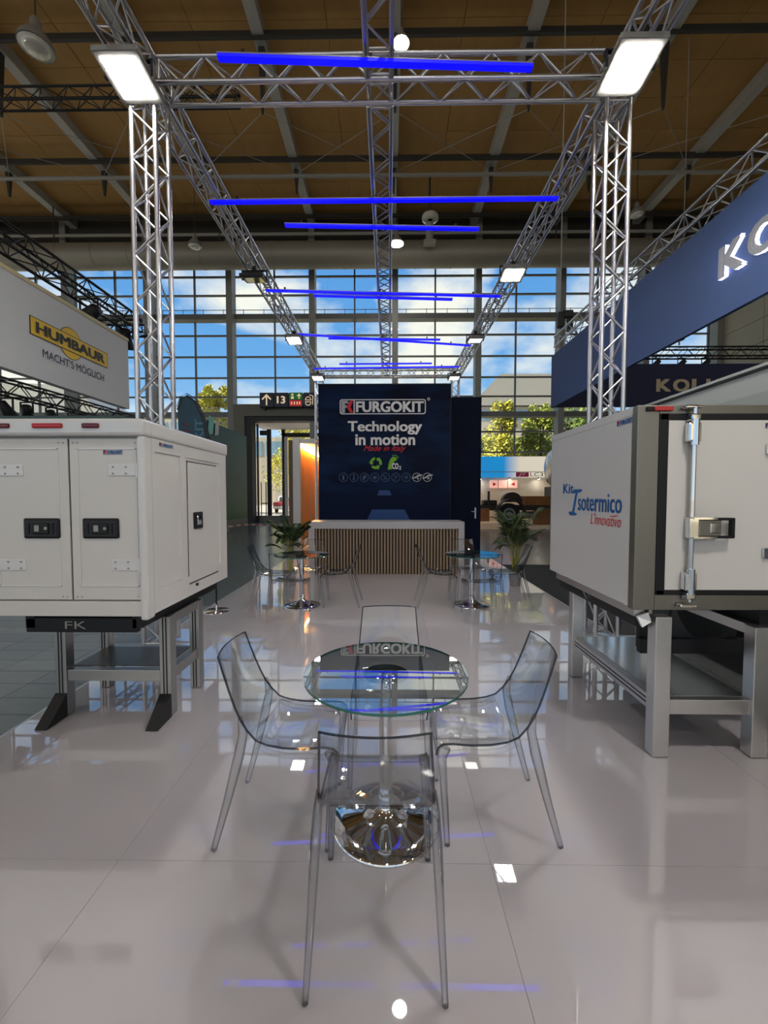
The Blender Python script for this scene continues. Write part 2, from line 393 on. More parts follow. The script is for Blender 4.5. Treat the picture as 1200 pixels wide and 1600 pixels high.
def truss(name, p0, p1, label, cat, size=.24, r=.025, rb=.010, pitch=.24, m='alu_truss', group=None, up=(0, 0, 1), single=True, faces=4, drop=()):
    """square lattice truss: four chords, zigzag braces on its faces, end frames"""
    p0, p1 = Vector(p0), Vector(p1); d = (p1-p0); Lx = d.length; d.normalize(); up = Vector(up)
    u = d.cross(up).normalized(); v = u.cross(d).normalized(); h = size/2
    t = thing(name, label, cat, p0, group)
    cs = [(-h, -h), (h, -h), (h, h), (-h, h)]
    for a, b in cs: rod('chord', p0+u*a+v*b, p1+u*a+v*b, r, m, t)
    n = max(2, round(Lx/pitch)); joined = MB()
    def seg(a, b, rr):
        if single: rod('brace', a, b, rr, m, t)
        else: joined.tube(a, b, rr, n=5, cap=False)
    for k in range(4):
        if k in drop: continue
        a0, a1 = cs[k], cs[(k+1) % 4]; A = u*a0[0]+v*a0[1]; B = u*a1[0]+v*a1[1]
        for i in range(n):
            s0, s1 = Lx*i/n, Lx*(i+1)/n
            q0, q1 = (A, B) if (i+k) % 2 == 0 else (B, A)
            seg(p0+d*s0+q0, p0+d*s1+q1, rb)
        for s0 in (0.02, Lx-.02): seg(p0+d*s0+A, p0+d*s0+B, rb*1.2)
    if not single: obj('bracing', joined, m, t, kind='stuff')
    return t

# ================================================================= SETTING
HZ = -.04                                                     # hall floor level; the stand's own floor is at 0
floor = obj('floor', MB().box(-45, 19.2, -24, 25, HZ-.3, HZ-.005), 'hall_floor', kind='structure')
tiles = [MB().box(-.494, .494, -.488, .488, -1, 0).mesh('floor_tile', m) for m in ('hall_tile', 'hall_tile_dark', 'hall_tile_pale')]
for xa, xb in ((-7.0, -2.62),):
    nx = int((xb-xa)/.5)
    for i in range(nx):
        for j in range(14):
            y = 2.45+.25*j+(.125 if i % 2 else 0)*0
            x = xa+.5*i if xa < 0 else xa+.5*i
            if xa < 0: x = xb-.5*(i+1)
            inst('floor_tile', random.choice(tiles), floor, TRS((x+.25, y+.125, HZ+random.uniform(-.0004, .0004)), (.5, .25, .008)))
obj('dark_carpet', MB().box(2.60, 9.0, 1.5, 9.6, HZ-.002, HZ+.004), 'carpet_dark', floor)
ground = obj('ground', MB().box(-160, 160, 25.2, 240, -.5, -.1), 'asphalt', kind='structure')

platform = obj('platform', MB().box(-2.565, 2.565, -1.6, 14.9, HZ-.006, -.012).box(-2.575, -2.556, -1.6, 14.9, HZ-.004, -.001, 1).box(2.556, 2.575, -1.6, 14.9, HZ-.004, -.001, 1), ['joint_dark', 'alu'], kind='structure')
xs = [-2.556, -1.178, .44, 2.055, 2.556]; ys = [-1.6, 1.71, 5.02, 8.33, 11.64, 14.9]
for i in range(4):
    for j in range(5):
        g = .0007
        inst('floor_panel', MB().box(-.5, .5, -.5, .5, -.5, .5).mesh('floor_panel', 'floor_gloss') if (i, j) == (0, 0) else bpy.data.meshes['floor_panel'], platform,
             TRS(((xs[i]+xs[i+1])/2, (ys[j]+ys[j+1])/2, -.006), (xs[i+1]-xs[i]-2*g, ys[j+1]-ys[j]-2*g, .012)))

# ceiling: plywood panels between steel beams
CZ = 17.5
ceil = obj('ceiling', MB().box(-45, 19.2, -24, 25.3, CZ+.05, CZ+.4), 'wood_ceiling', kind='structure')
cp = MB().box(-.5, .5, -.5, .5, -.5, .5).mesh('ceiling_panel', 'wood_ceiling')
bx0 = [.2+4.62*k for k in range(-6, 5)]
for k in range(len(bx0)-1):
    for q in range(2):
        wd = (bx0[k+1]-bx0[k])/2
        for j in range(9):
            inst('ceiling_panel', cp, ceil, TRS((bx0[k]+wd*(q+.5), 12.2+1.42*j, CZ+.02+random.uniform(-.008, .008)), (wd-.02, 1.405, .06)))
obj('ceiling_lining', MB().box(-45, 19.2, -24, 11.45, CZ, CZ+.05), 'wood_ceiling', ceil)
for x in bx0+[.2+4.62*k for k in (-7, -8, -9)]:
    block('beam', x-.2, x+.2, -20, 24.6, CZ-.45, CZ-.015, 'beam_steel', ceil)
for y, z in ((14.4, 17.1), (19.4, 17.02), (23.2, 17.0)):
    block('purlin', -30, 19, y-.06, y+.06, z-.10, z+.10, 'dark_beam', ceil)
for y, z, r in ((20.0, 16.72, .09), (23.6, 16.3, .08)):
    rod('pipe', (-30, y, z), (19.1, y, z), r, 'pipe_steel', ceil)
hang = MB().add([(-.09, -.09, 1), (.09, -.09, 1), (.09, .09, 1), (-.09, .09, 1), (-.03, -.03, 0), (.03, -.03, 0), (.03, .03, 0), (-.03, .03, 0)], [(3, 2, 1, 0), (4, 5, 6, 7), (0, 1, 5, 4), (1, 2, 6, 5), (2, 3, 7, 6), (3, 0, 4, 7)])
hm = MB(); hm.add([(-.09, -.09, 1), (.09, -.09, 1), (.09, .09, 1), (-.09, .09, 1), (-.03, -.03, 0), (.03, -.03, 0), (.03, .03, 0), (-.03, .03, 0)], [(0, 1, 2, 3), (7, 6, 5, 4), (4, 5, 1, 0), (5, 6, 2, 1), (6, 7, 3, 2), (7, 4, 0, 3)])
hmesh = hm.mesh('strut', 'dark_beam')
for x in bx0:
    inst('strut', hmesh, ceil, TRS((x, 14.8, 14.9), (1.2, 1.2, 2.2))); inst('strut', hmesh, ceil, TRS((x, 20.1, 15.95), (1.2, 1.2, 1.2)))
# thin tension rods under the ceiling, from strut foot to strut foot
for k in range(len(bx0)-1):
    for a, b in ((k, k+1), (k+1, k)):
        rod('tension_rod', (bx0[a], 14.8, 14.95), (bx0[b], 20.1, 16.9), .012, 'pipe_steel', ceil)

# glazed end wall
GY = 25.0
win = obj('window_1', MB().box(-45, 19.2, GY-.12, GY+.12, -.1, .35).box(-45, 19.2, GY-.1, GY+.1, CZ-.35, CZ+.1), 'mullion', kind='structure')
colx = [.34+4.81*k for k in range(-9, 4)]+[18.95]
for x in colx: block('column', x-.17, x+.17, GY-.95, GY-.35, HZ, CZ, 'column_paint', win)
rows = [.35, 1.6, 2.99, 4.19, 5.43, 6.4, 7.54, 8.68, 9.93, 11.19, 12.13, 13.56, 14.65, 15.85, 17.1]
for z in rows[1:-1]:
    th = .15 if z in (6.4, 12.13) else .045
    segs = [(-45, -9.03), (-3.9, 19.2)] if z < 6.5 else [(-45, 19.2)]
    for a, b in segs: block('transom', a, b, GY-(.5 if th > .1 else .07), GY+.05, z-th, z+th, 'mullion', win)
vx = []
for x in colx[:-1]:
    vx += [x, x+2.405]
for x in vx[:-1]+[18.95]:
    z0 = 6.6 if -9.0 < x < -3.95 else .35
    block('mullion', x-.045, x+.045, GY-.08, GY+.04, z0, CZ-.3, 'mullion', win)
pane = MB().box(-.5, .5, -.5, .5, -.5, .5).mesh('pane', 'pane_glass')
vx = [x for x in vx if x < 17.5]+[18.95]
for i in range(len(vx)-1):
    for j in range(len(rows)-1):
        xm = (vx[i]+vx[i+1])/2
        if rows[j+1] < 6.5 and -9.2 < xm < -3.9: continue
        if vx[i] < -26: continue
        inst('pane', pane, win, TRS((xm, GY, (rows[j]+rows[j+1])/2), (vx[i+1]-vx[i]-.09, .016, rows[j+1]-rows[j]-.09)))
obj('header_fascia', MB().box(-45, 19.2, 24.2, GY-.13, 15.75, CZ), 'dark_beam', win)
# railing cable on the heavy transom
rod('rail', (-30, GY-.45, 12.52), (19, GY-.45, 12.52), .02, 'mullion', win)
for k in range(40): rod('rail_post', (-29+1.2*k, GY-.45, 12.2), (-29+1.2*k, GY-.45, 12.56), .018, 'mullion', win)

# right side wall: concrete panels
wall = obj('wall_right', MB().box(19.25, 19.7, -24, 25.3, -.3, CZ+.4), 'concrete', kind='structure')
pm = MB().box(-.5, .5, -.5, .5, -.5, .5, bev=.004).mesh('concrete_panel', 'concrete')
for i in range(4):
    for j in range(7):
        inst('concrete_panel', pm, wall, TRS((19.2+random.uniform(-.006, .006), 23.2-3.3*i+1.65*0, 5.2+1.22*j), (.1, 3.27, 1.195)))

# gate in the glazed wall
door = obj('door_1', MB().box(-9.05, -8.42, 23.9, 25.2, HZ, 6.88).box(-8.42, -3.9, 23.9, 25.2, 6.2, 6.88), 'portal_paint', kind='structure')
obj('door_lining', MB().box(-8.42, -8.02, 24.0, 24.7, HZ, 6.2).box(-8.02, -4.0, 24.0, 24.7, 5.93, 6.2), 'dark_line', door)
obj('vestibule_ceiling', MB().box(-8.4, -3.9, 24.7, 27.4, 5.95, 6.15), 'white_soffit', door)
obj('rear_frame', MB().box(-7.05, -3.9, 27.2, 27.4, 5.45, 5.72).box(-7.12, -6.92, 27.2, 27.4, -.1, 5.95), ['dark_line'], door)
obj('lit_post', MB().box(-6.92, -6.72, 27.1, 27.3, -.1, 5.45), 'white_soffit', door)
lf = obj('door_leaf', MB().box(-8.0, -7.94, 24.75, 25.0, HZ, 5.9).box(-7.95, -7.5, 25.4, 25.46, HZ, .3).box(-8.0, -7.55, 25.4, 25.46, 5.3, 5.6), 'dark_line', door)
obj('leaf_pane', MB().box(-7.98, -7.62, 25.42, 25.44, .3, 5.3), 'pane_glass', lf)
lf2 = obj('door_stile', MB().box(-7.72, -7.48, 25.9, 26.1, HZ, 5.75), 'dark_line', door)
obj('side_pane', MB().box(-7.5, -7.0, 26.95, 26.97, HZ, 5.5), 'pane_glass', door)
hd = obj('pull_handle', MB().tube((-7.92, 25.3, .3), (-7.92, 25.3, 2.4), .03).tube((-7.62, 25.3, .3), (-7.62, 25.3, 2.4), .03).tube((-7.95, 25.3, 1.1), (-7.5, 25.3, 1.1), .03), 'black_steel', door)

# ---- hanging signs above the gate: four cubes
sg = thing('wayfinding_sign', 'row of four dark square sign boxes above the gate, with arrow, 13 and pictograms', 'sign', (-5.8, 23.7, 6.9))
U, V = (1, 0, 0), (0, 0, 1)
for i, x0 in enumerate((-7.39, -6.56, -5.73, -4.88)):
    p = obj('sign_panel', MB().box(x0, x0+.80, 23.5, 23.9, 6.62, 7.44, bev=.02), 'sign_navy', sg)
    O = (x0, 23.498, 6.62); mb = MB()
    if i == 0:
        mb.poly([(.36, .10), (.44, .10), (.44, .60), (.36, .60)], O, U, V); mb.poly([(.40, .74), (.12, .46), (.18, .40), (.40, .62), (.62, .40), (.68, .46)], O, U, V)
        obj('arrow', mb, 'sign_cream', p)
    elif i == 1:
        text_fit(mb, '13', O, U, V, .16, .64, .20, .62, bold=.035); obj('number', mb, 'sign_cream', p)
    elif i == 2:
        mb.box(x0+.04, x0+.40, 23.492, 23.5, 7.04, 7.42).box(x0+.42, x0+.78, 23.492, 23.5, 7.04, 7.42); obj('green_field', mb, 'sign_green', p)
        mb = MB(); O2 = (x0, 23.49, 6.62)
        mb.poly([(.14, .46), (.30, .46), (.30, .60), (.14, .60)], O2, U, V); mb.disc((.22, .70), .06, O2, U, V); mb.poly([(.57, .46), (.63, .46), (.63, .62), (.57, .62)], O2, U, V); mb.poly([(.60, .76), (.46, .62), (.74, .62)], O2, U, V)
        obj('pictogram', mb, 'sign_cream', p)
        obj('red_field', MB().box(x0+.06, x0+.76, 23.492, 23.5, 6.68, 7.00), 'sign_red', p)
        mb = MB()
        for a in (.14, .30, .46, .60): mb.poly([(a, .14), (a+.06, .14), (a+.06, .30), (a, .30)], O2, U, V)
        obj('red_field_mark', mb, 'sign_cream', p)
    else:
        mb.ring((.27, .42), .17, .13, O, U, V, n=12, a0=0, a1=math.pi)
        for z in (.38, .27): mb.poly([(.09, z), (.45, z), (.45, z+.04), (.09, z+.04)], O, U, V)
        mb.ring((.27, .25), .17, .13, O, U, V, n=12, a0=math.pi, a1=2*math.pi); mb.poly([(.50, .14), (.54, .14), (.56, .60), (.52, .60)], O, U, V); mb.poly([(.34, .66), (.56, .60), (.56, .64), (.34, .70)], O, U, V)
        obj('burger_icon', mb, 'sign_cream', p)
    if i == 3:
        block('bracket', -7.2, -7.1, 23.6, 23.8, 6.5, 6.62, 'dark_line', sg)

# ---- round air duct
dk = thing('air_duct', 'long round ribbed metal air duct under the ceiling along the glass wall', 'duct', (0, 22.4, 14.35))
dm = MB().tube((-30, 22.4, 14.42), (19.2, 22.4, 14.42), .66, n=32); obj('duct_pipe', dm, 'duct_metal', dk)
sm_ = MB().tube((-.03, 0, 0), (.03, 0, 0), .675, n=32).mesh('seam_ring', 'duct_metal')
for k in range(26): inst('seam_ring', sm_, dk, TRS((-29+1.9*k, 22.4, 14.42)))
for k in range(6): rod('hanger_rod', (-27+9.24*k*.97, 22.4, 15.1), (-27+9.24*k*.97, 22.4, CZ-.4), .03, 'dark_beam', dk)
for x, lab in ((2.03, 'cylindrical air nozzle with a white ring hanging below the duct'), ):
    nz_ = thing('air_nozzle', lab, 'air nozzle', (x, 21.2, 14.2))
    obj('nozzle_body', MB().tube((x, 21.2, 14.35), (x, 21.2, 15.3), .19, n=20), 'pipe_steel', nz_)
    obj('nozzle_ring', MB().lathe([(.22, 0), (.40, .02), (.42, .12), (.40, .22), (.22, .24), (.20, .12)], (x, 20.95, 15.25), n=24), 'lamp_glass', nz_)
    obj('nozzle_core', MB().lathe([(.0, 0), (.12, .0), (.12, .2), (0, .2)], (x, 20.95, 15.25), n=16), 'black_steel', nz_)
    obj('nozzle_flange', MB().box(x-.3, x+.3, 20.95, 21.4, 14.22, 14.35), 'pipe_steel', nz_)
    rod('hanger_rod', (x, 21.2, 15.3), (x, 21.2, CZ), .05, 'dark_beam', nz_)

# ---- hall pendant lamps
def pendant(x, y, z, lit, label, s=1.):
    t = thing('pendant_lamp', label, 'lamp', (x, y, z), 'hall pendant lamps')
    obj('lamp_shade', MB().lathe([(.07*s, .62*s), (.10*s, .55*s), (.11*s, .40*s), (.20*s, .30*s), (.30*s, .16*s), (.33*s, .05*s)], (x, y, z), n=20), 'lamp_body', t)
    obj('diffuser', MB().lathe([(.0, -.05*s), (.18*s, -.03*s), (.31*s, .04*s), (.0, .05*s)], (x, y, z), n=20), 'lamp_lit' if lit else 'lamp_glass', t)
    rod('cord', (x, y, z+.6*s), (x, y, CZ), .015, 'dark_beam', t)
pendant(-9.16, 11.0, 13.15, 0, 'unlit bell pendant lamp, largest one, hanging in the upper left corner of the view', 1.25)
pendant(.33, 12.0, 14.2, 1, 'glowing pendant lamp just right of the central truss, nearest the top of the photo', .7)
pendant(.36, 20.0, 13.5, 1, 'glowing round pendant lamp right of the central truss, in front of the duct')
pendant(-9.3, 20.0, 13.45, 0, 'unlit pendant lamp in front of the duct, behind the left tower')
pendant(11.66, 20.0, 14.75, 0, 'unlit pendant lamp behind the right truss tower, below the ceiling')
pendant(13.0, 11.4, 14.6, 0, 'unlit pendant lamp at the right edge of the ceiling above the blue banner')

for x in (-9.3, .35, 9.8):  # unseen lamps added behind the camera to brighten the hall
    for y in (-3.0, -12.0):
        pendant(x, y, 14.0, 1, 'added unseen lit bell pendant lamp high under the ceiling behind the viewer, %s row, %s' % ('front' if y > -6 else 'rear', {-9.3: 'left', .35: 'middle', 9.8: 'right'}[x]), 1.0)

# ================================================================= STAND STRUCTURE
truss('truss_tower', (-2.45, 4.32, .02), (-2.45, 4.32, 5.66), 'silver lattice truss tower rising behind the box with two black door handles', 'truss', up=(0, 1, 0), group='stand truss towers', pitch=.235)
truss('truss_tower', (2.35, 4.52, .02), (2.35, 4.52, 5.66), 'silver lattice truss tower rising behind the box lettered Kit Isotermico', 'truss', up=(0, 1, 0), group='stand truss towers', pitch=.235)
truss('truss_tower', (-2.42, 14.3, .02), (-2.42, 14.3, 5.66), 'distant silver truss tower at the left edge of the blue display wall', 'truss', up=(0, 1, 0), group='stand truss towers', single=False)
truss('truss_tower', (2.27, 14.3, .02), (2.27, 14.3, 5.66), 'distant silver truss tower rising behind the right part of the navy cabin', 'truss', up=(0, 1, 0), group='stand truss towers', single=False)
for x, y in ((-2.45, 4.32), (2.35, 4.52), (-2.42, 14.3), (2.27, 14.3)):
    pass
truss('overhead_truss', (-2.45, -1, 5.80), (-2.45, 14.5, 5.80), 'long silver overhead truss running from the left tower back to the display wall', 'truss', group='overhead trusses', pitch=.235)
truss('overhead_truss', (2.33, -1, 5.80), (2.33, 14.5, 5.80), 'long silver overhead truss running from the right tower back to the display wall', 'truss', group='overhead trusses', pitch=.235)
truss('overhead_truss', (-.10, -1, 5.80), (-.10, 4.17, 5.80), 'near half of the central overhead truss, in front of the cross truss', 'truss', group='overhead trusses', pitch=.235)
truss('overhead_truss', (-.10, 4.48, 5.80), (-.10, 14.15, 5.80), 'central overhead truss running from the cross truss back over the tables', 'truss', group='overhead trusses', pitch=.235)
truss('cross_truss', (-2.30, 4.32, 5.80), (2.18, 4.32, 5.80), 'silver cross truss joining the tops of the two near towers', 'truss', pitch=.235, group='cross trusses')
truss('cross_truss', (-2.28, 14.3, 5.80), (2.18, 14.3, 5.80), 'far cross truss above the blue display wall', 'truss', single=False, group='cross trusses')

def led_bar(x0, y0, x1, y1, label):
    t = thing('led_bar', label, 'light bar', ((x0+x1)/2, (y0+y1)/2, 5.58), 'blue light bars under the trusses')
    d = Vector((x1-x0, y1-y0, 0)); a = math.atan2(d.y, d.x); q = Quaternion((0, 0, 1), a); c = t.location
    hb = MB().box(-d.length/2, d.length/2, -.032, .032, .010, .022).mesh('housing', 'led_housing'); inst('housing', hb, t, TRS(c, q=q))
    db = MB().box(-d.length/2+.004, d.length/2-.004, -.030, .030, -.016, .010).mesh('diffuser', 'led_blue'); inst('diffuser', db, t, TRS(c, q=q))
    for s in (-.42, -.02, .38):
        pt = c+d*s
        if True: inst('clamp', box_mesh('black_steel'), t, TRS((pt.x, pt.y, 5.625), (.03, .03, .05)))
led_bar(-1.567, 3.88, 1.337, 4.007, 'nearest blue light bar, short, crossing in front of the near cross truss')
led_bar(-2.443, 5.716, 2.27, 5.703, 'long level blue light bar behind the near cross truss, from side truss to side truss')
led_bar(-1.545, 6.204, 1.342, 6.327, 'short tilted blue light bar just below the long one, against the brown ceiling')
led_bar(-2.41, 8.125, 2.232, 8.414, 'long blue light bar against the upper glass, tilted down to the right')
led_bar(-1.512, 8.34, 1.29, 8.537, 'short blue light bar close under the long one at the top of the glass')
led_bar(-2.268, 10.284, 2.164, 11.12, 'long blue light bar, most tilted one, halfway down the glass wall')
led_bar(-1.55, 10.58, 1.31, 10.70, 'short blue light bar crossing the most tilted long one')
led_bar(-2.38, 13.05, 2.18, 12.915, 'farthest long blue light bar, in front of the far cross truss')
led_bar(-1.52, 12.62, 1.296, 12.594, 'farthest short blue light bar, thin line just above the far cross truss')

def flood(x, y, z, sx, sy, m, label, pitch=0., roll=0.):
    t = thing('floodlight', label, 'floodlight', (x, y, z), 'floodlights under the side trusses')
    q = Quaternion((1, 0, 0), pitch) @ Quaternion((0, 1, 0), roll); c = Vector((x, y, z))
    hb = MB().box(-sx/2, sx/2, -sy/2, sy/2, 0, .06, bev=.012)
    for i in range(7): hb.box(-sx/2+.04, sx/2-.04, -sy/2+.05+i*(sy-.1)/6.5, -sy/2+.06+i*(sy-.1)/6.5, .06, .09)
    inst('housing', hb.mesh('housing', 'lamp_body' if m != 'flood_off' else 'black_steel'), t, TRS(c, q=q))
    inst('front_glass', MB().box(-sx/2+.05, sx/2-.05, -sy/2+.06, sy/2-.06, -.006, .002).mesh('front_glass', m), t, TRS(c, q=q))
    yk = MB().box(-sx/2-.02, -sx/2, -.02, .02, 0, .16).box(sx/2, sx/2+.02, -.02, .02, 0, .16).box(-sx/2-.02, sx/2+.02, -.02, .02, .15, .165)
    inst('yoke', yk.mesh('yoke', 'black_steel'), t, TRS(c))
    inst('clamp', box_mesh('black_steel'), t, TRS(c+Vector((0, 0, .19)), (.07, .07, .08)))
flood(-2.42, 3.95, 5.47, .42, .46, 'flood_bright', 'large lit floodlight under the truss at the top of the left tower', R(-6), 0)
flood(2.19, 3.92, 5.47, .42, .48, 'flood_strong', 'large lit floodlight under the truss at the top of the right tower', R(-6), 0)
flood(2.19, .25, 5.47, .42, .46, 'flood_strong', 'added unseen lit floodlight under the right side truss, over the near end of the stand', R(0), 0)  # out of view, added to brighten the right side of the floor
flood(-2.42, 7.5, 5.46, .42, .42, 'flood_off', 'switched off black floodlight under the left side truss', R(12), 0)
flood(2.17, 7.4, 5.46, .42, .42, 'flood_lit', 'lit floodlight under the right side truss, second from the right tower', R(-8), 0)
flood(-2.38, 10.4, 5.46, .40, .42, 'flood_lit', 'lit floodlight under the left side truss, beside the most tilted blue bar', R(-8), 0)
flood(2.15, 10.45, 5.46, .40, .42, 'flood_dim', 'dim floodlight under the right side truss, at the end of the most tilted blue bar', R(5), 0)
flood(-2.36, 13.7, 5.46, .40, .42, 'flood_lit', 'farthest lit floodlight on the left, above the corner of the display wall', R(-4), 0)
flood(2.15, 13.75, 5.46, .40, .42, 'flood_dim', 'farthest floodlight on the right, above the navy cabin', R(-4), 0)

# ---- display wall (cabin) with print and lettering
dw = thing('display_wall', 'tall dark blue display wall printed with Furgokit, Technology in motion and icons', 'display wall', (0, 10.3, 0))
obj('cabin_body', MB().box(-1.74, 2.55, 11.45, 13.9, 0, 4.30).box(-1.74, 1.50, 10.32, 11.45, 0, 4.33), 'navy_wall', dw)
obj('printed_panel', MB().box(-1.765, 1.525, 10.28, 10.325, .0, 4.345), ['screen_print'], dw)
obj('panel_rim', MB().box(-1.775, 1.535, 10.275, 10.325, 4.335, 4.36).box(1.524, 1.536, 10.275, 10.325, 0, 4.35), 'print_black', dw)
cd = obj('cabin_door', MB().box(1.62, 2.50, 11.435, 11.455, .03, 2.2), 'navy_wall', dw)
obj('door_handle', MB().tube((2.40, 11.40, 1.14), (2.29, 11.40, 1.14), .012).box(2.38, 2.42, 11.42, 11.437, .95, 1.25), 'alu', cd)
SY = 10.278
from_px = lambda px, py: ((px-608.3)/61.3, 1.59+(775-py)/62.0)
def rect(px0, py0, px1, py1):
    x0, z1 = from_px(px0, py0); x1, z0 = from_px(px1, py1); return x0, x1, z0, z1
O = (0, SY, 0)
x0, x1, z0, z1 = rect(533, 627, 664, 650)
mb = MB(); W, Hh = x1-x0, z1-z0
po, pi = rrect(W, Hh, .06), rrect(W-.044, Hh-.044, .045); n = len(po)
for i in range(n):
    a, b = po[i], po[(i+1) % n]; c_, d_ = pi[(i+1) % n], pi[i]
    mb.poly([a, b, (c_[0]+.022, c_[1]+.022), (d_[0]+.022, d_[1]+.022)], (x0, SY, z0), U, V)
mb.poly([(.345, .02), (.37, .02), (.37, Hh-.02), (.345, Hh-.02)], (x0, SY, z0), U, V)
mb.ring((W+.07, Hh-.0), .035, .022, (x0, SY, z0), U, V, n=12)
obj('logo_frame', mb, 'print_white', dw)
mb = MB(); k_mark(mb, (x0, SY, z0), U, V, .04, .335, .035, Hh-.035, 0, 1); obj('logo_mark', mb, ['print_grey', 'print_red'], dw)
mb = MB(); text_fit(mb, 'FURGOKIT', (x0, SY, z0), U, V, .40, W-.05, .05, Hh-.05, bold=.045); obj('logo_lettering', mb, 'print_white', dw)
a = rect(545, 660, 658.5, 676.5); mb = MB(); text_fit(mb, 'Technology', O, U, V, *a, bold=.035, ref='T')
a = rect(556.5, 681.5, 648, 698); text_fit(mb, 'in motion', O, U, V, *a, bold=.035, ref='t'); obj('slogan_lettering', mb, 'print_white', dw)
a = rect(569, 698, 634, 706); mb = MB(); text_fit(mb, 'Made in Italy', (0, SY-.003, 0), U, V, *a, bold=-.006, shear=.45, ref='M'); obj('script_lettering', mb, 'print_red', dw)
# recycling arrows
cx, cz = from_px(588, 725); mb = MB()
for k in range(3):
    t0 = R(100+120*k); t1 = t0+R(72); rm, hw = .118, .034
    mb.ring((0, 0), rm+hw, rm-hw, (cx, SY, cz), U, V, n=5, a0=t0, a1=t1)
    c_, s_ = math.cos(t1), math.sin(t1); tip = t1+R(34)
    mb.poly([((rm-.062)*c_, (rm-.062)*s_), ((rm+.062)*c_, (rm+.062)*s_), (rm*math.cos(tip), rm*math.sin(tip))], (cx, SY, cz), U, V)
obj('recycling_icon', mb, 'print_green', dw)
cx, cz = from_px(606, 735); mb = MB()
mb.poly([(.0, 0), (.10, 0), (.11, .10), (.17, .20), (.23, .24), (.22, .30), (.14, .32), (.07, .27), (.03, .16)], (cx, SY, cz), U, V)
for dx, dz in ((.13, .345), (.17, .355), (.21, .345), (.24, .325), (.262, .295)): mb.disc((dx, dz), .014, (cx, SY, cz), U, V, n=8)
obj('footprint_icon', mb, 'print_green', dw)
mb = MB(); text_fit(mb, 'CO', (cx, SY-.002, cz), U, V, .11, .27, .01, .16, bold=.05); text_fit(mb, '2', (cx, SY-.002, cz), U, V, .28, .34, 0, .09, bold=.02); obj('carbon_lettering', mb, 'print_white', dw)
for i in range(9):
    px = 538+16.1*i; cx, cz = from_px(px, 747); r = .112; mb = MB(); Oc = (cx, SY, cz)
    mb.ring((0, 0), r, r-.014, Oc, U, V, n=22)
    if i == 0: mb.poly([(-.025, -.06), (.025, -.06), (.025, .03), (.012, .06), (-.012, .06), (-.025, .03)], Oc, U, V)
    elif i == 1: mb.poly([(-.015, -.03), (.015, -.03), (.015, .07), (-.015, .07)], Oc, U, V); mb.disc((0, -.045), .025, Oc, U, V, n=10)
    elif i == 2: mb.poly([(-.05, -.06), (.0, -.05), (.045, .0), (.05, .06), (-.01, .045), (-.045, 0)], Oc, U, V)
    elif i == 3: mb.poly([(-.05, -.03), (.0, -.055), (.05, -.01), (.04, .04), (0, .02), (-.03, .05)], Oc, U, V)
    elif i == 4: mb.ring((0, -.005), .035, .02, Oc, U, V, n=12); mb.poly([(-.065, .03), (-.02, .03), (-.02, .05), (-.065, .05)], Oc, U, V); mb.poly([(-.065, -.05), (.065, -.05), (.065, -.04), (-.065, -.04)], Oc, U, V)
    elif i == 5:
        for s in (1, -1): mb.poly([(-.055, -.055*s-.008), (-.045, -.055*s-.018*s), (.055, .055*s), (.045, .055*s+.012)][::s], Oc, U, V)
    elif i == 6:
        for k in range(3):
            t = R(60*k); c_, s_ = math.cos(t), math.sin(t); mb.poly([(-.06*c_+.006*s_, -.06*s_-.006*c_), (.06*c_+.006*s_, .06*s_-.006*c_), (.06*c_-.006*s_, .06*s_+.006*c_), (-.06*c_-.006*s_, -.06*s_+.006*c_)], Oc, U, V)
    else:
        mb.poly([(-.12, -.035), (-.02, -.02), (.05, .02), (.135, .05), (.13, .075), (.02, .06), (-.04, .015), (-.12, -.005)], Oc, U, V); mb.disc((.03, -.03), .025, Oc, U, V, n=10)
    obj('icon', mb, 'print_dim' if i < 7 else 'print_grey', dw)
mb = MB(); c0 = [from_px(*p) for p in ((590, 775), (612, 775), (609, 767), (593, 767))]; mb.poly(c0, O, U, V); c0 = [from_px(*p) for p in ((574, 814), (641, 814), (632, 797), (582, 797))]; mb.poly(c0, O, U, V)
obj('road_marking', mb, 'print_road', dw)

# ---- reception counter
ct = thing('reception_counter', 'white framed reception counter with a front of vertical wooden slats', 'counter', (-.05, 8.2, 0))
cx0, cx1, cy = -1.615, 1.505, 8.17
obj('worktop', MB().box(cx0, cx1, cy, cy+.7, .92, 1.06, bev=.004), 'counter_white', ct)
obj('side_panel', MB().box(cx0, cx0+.12, cy, cy+.7, .0, .92), 'counter_white', ct); obj('side_panel', MB().box(cx1-.12, cx1, cy, cy+.7, .0, .92), 'counter_white', ct)
obj('backing', MB().box(cx0+.12, cx1-.12, cy+.05, cy+.1, 0, .92), 'slat_black', ct)
ns = 46; sp = (cx1-cx0-.24)/ns
slm = MB().box(-.5, .5, -.5, .5, -.5, .5).mesh('slat', 'slat_wood')
for i in range(ns):
    x = cx0+.12+sp*(i+.5); inst('slat', slm, ct, TRS((x, cy+.035, .46), (sp*.50, .03, .915)))

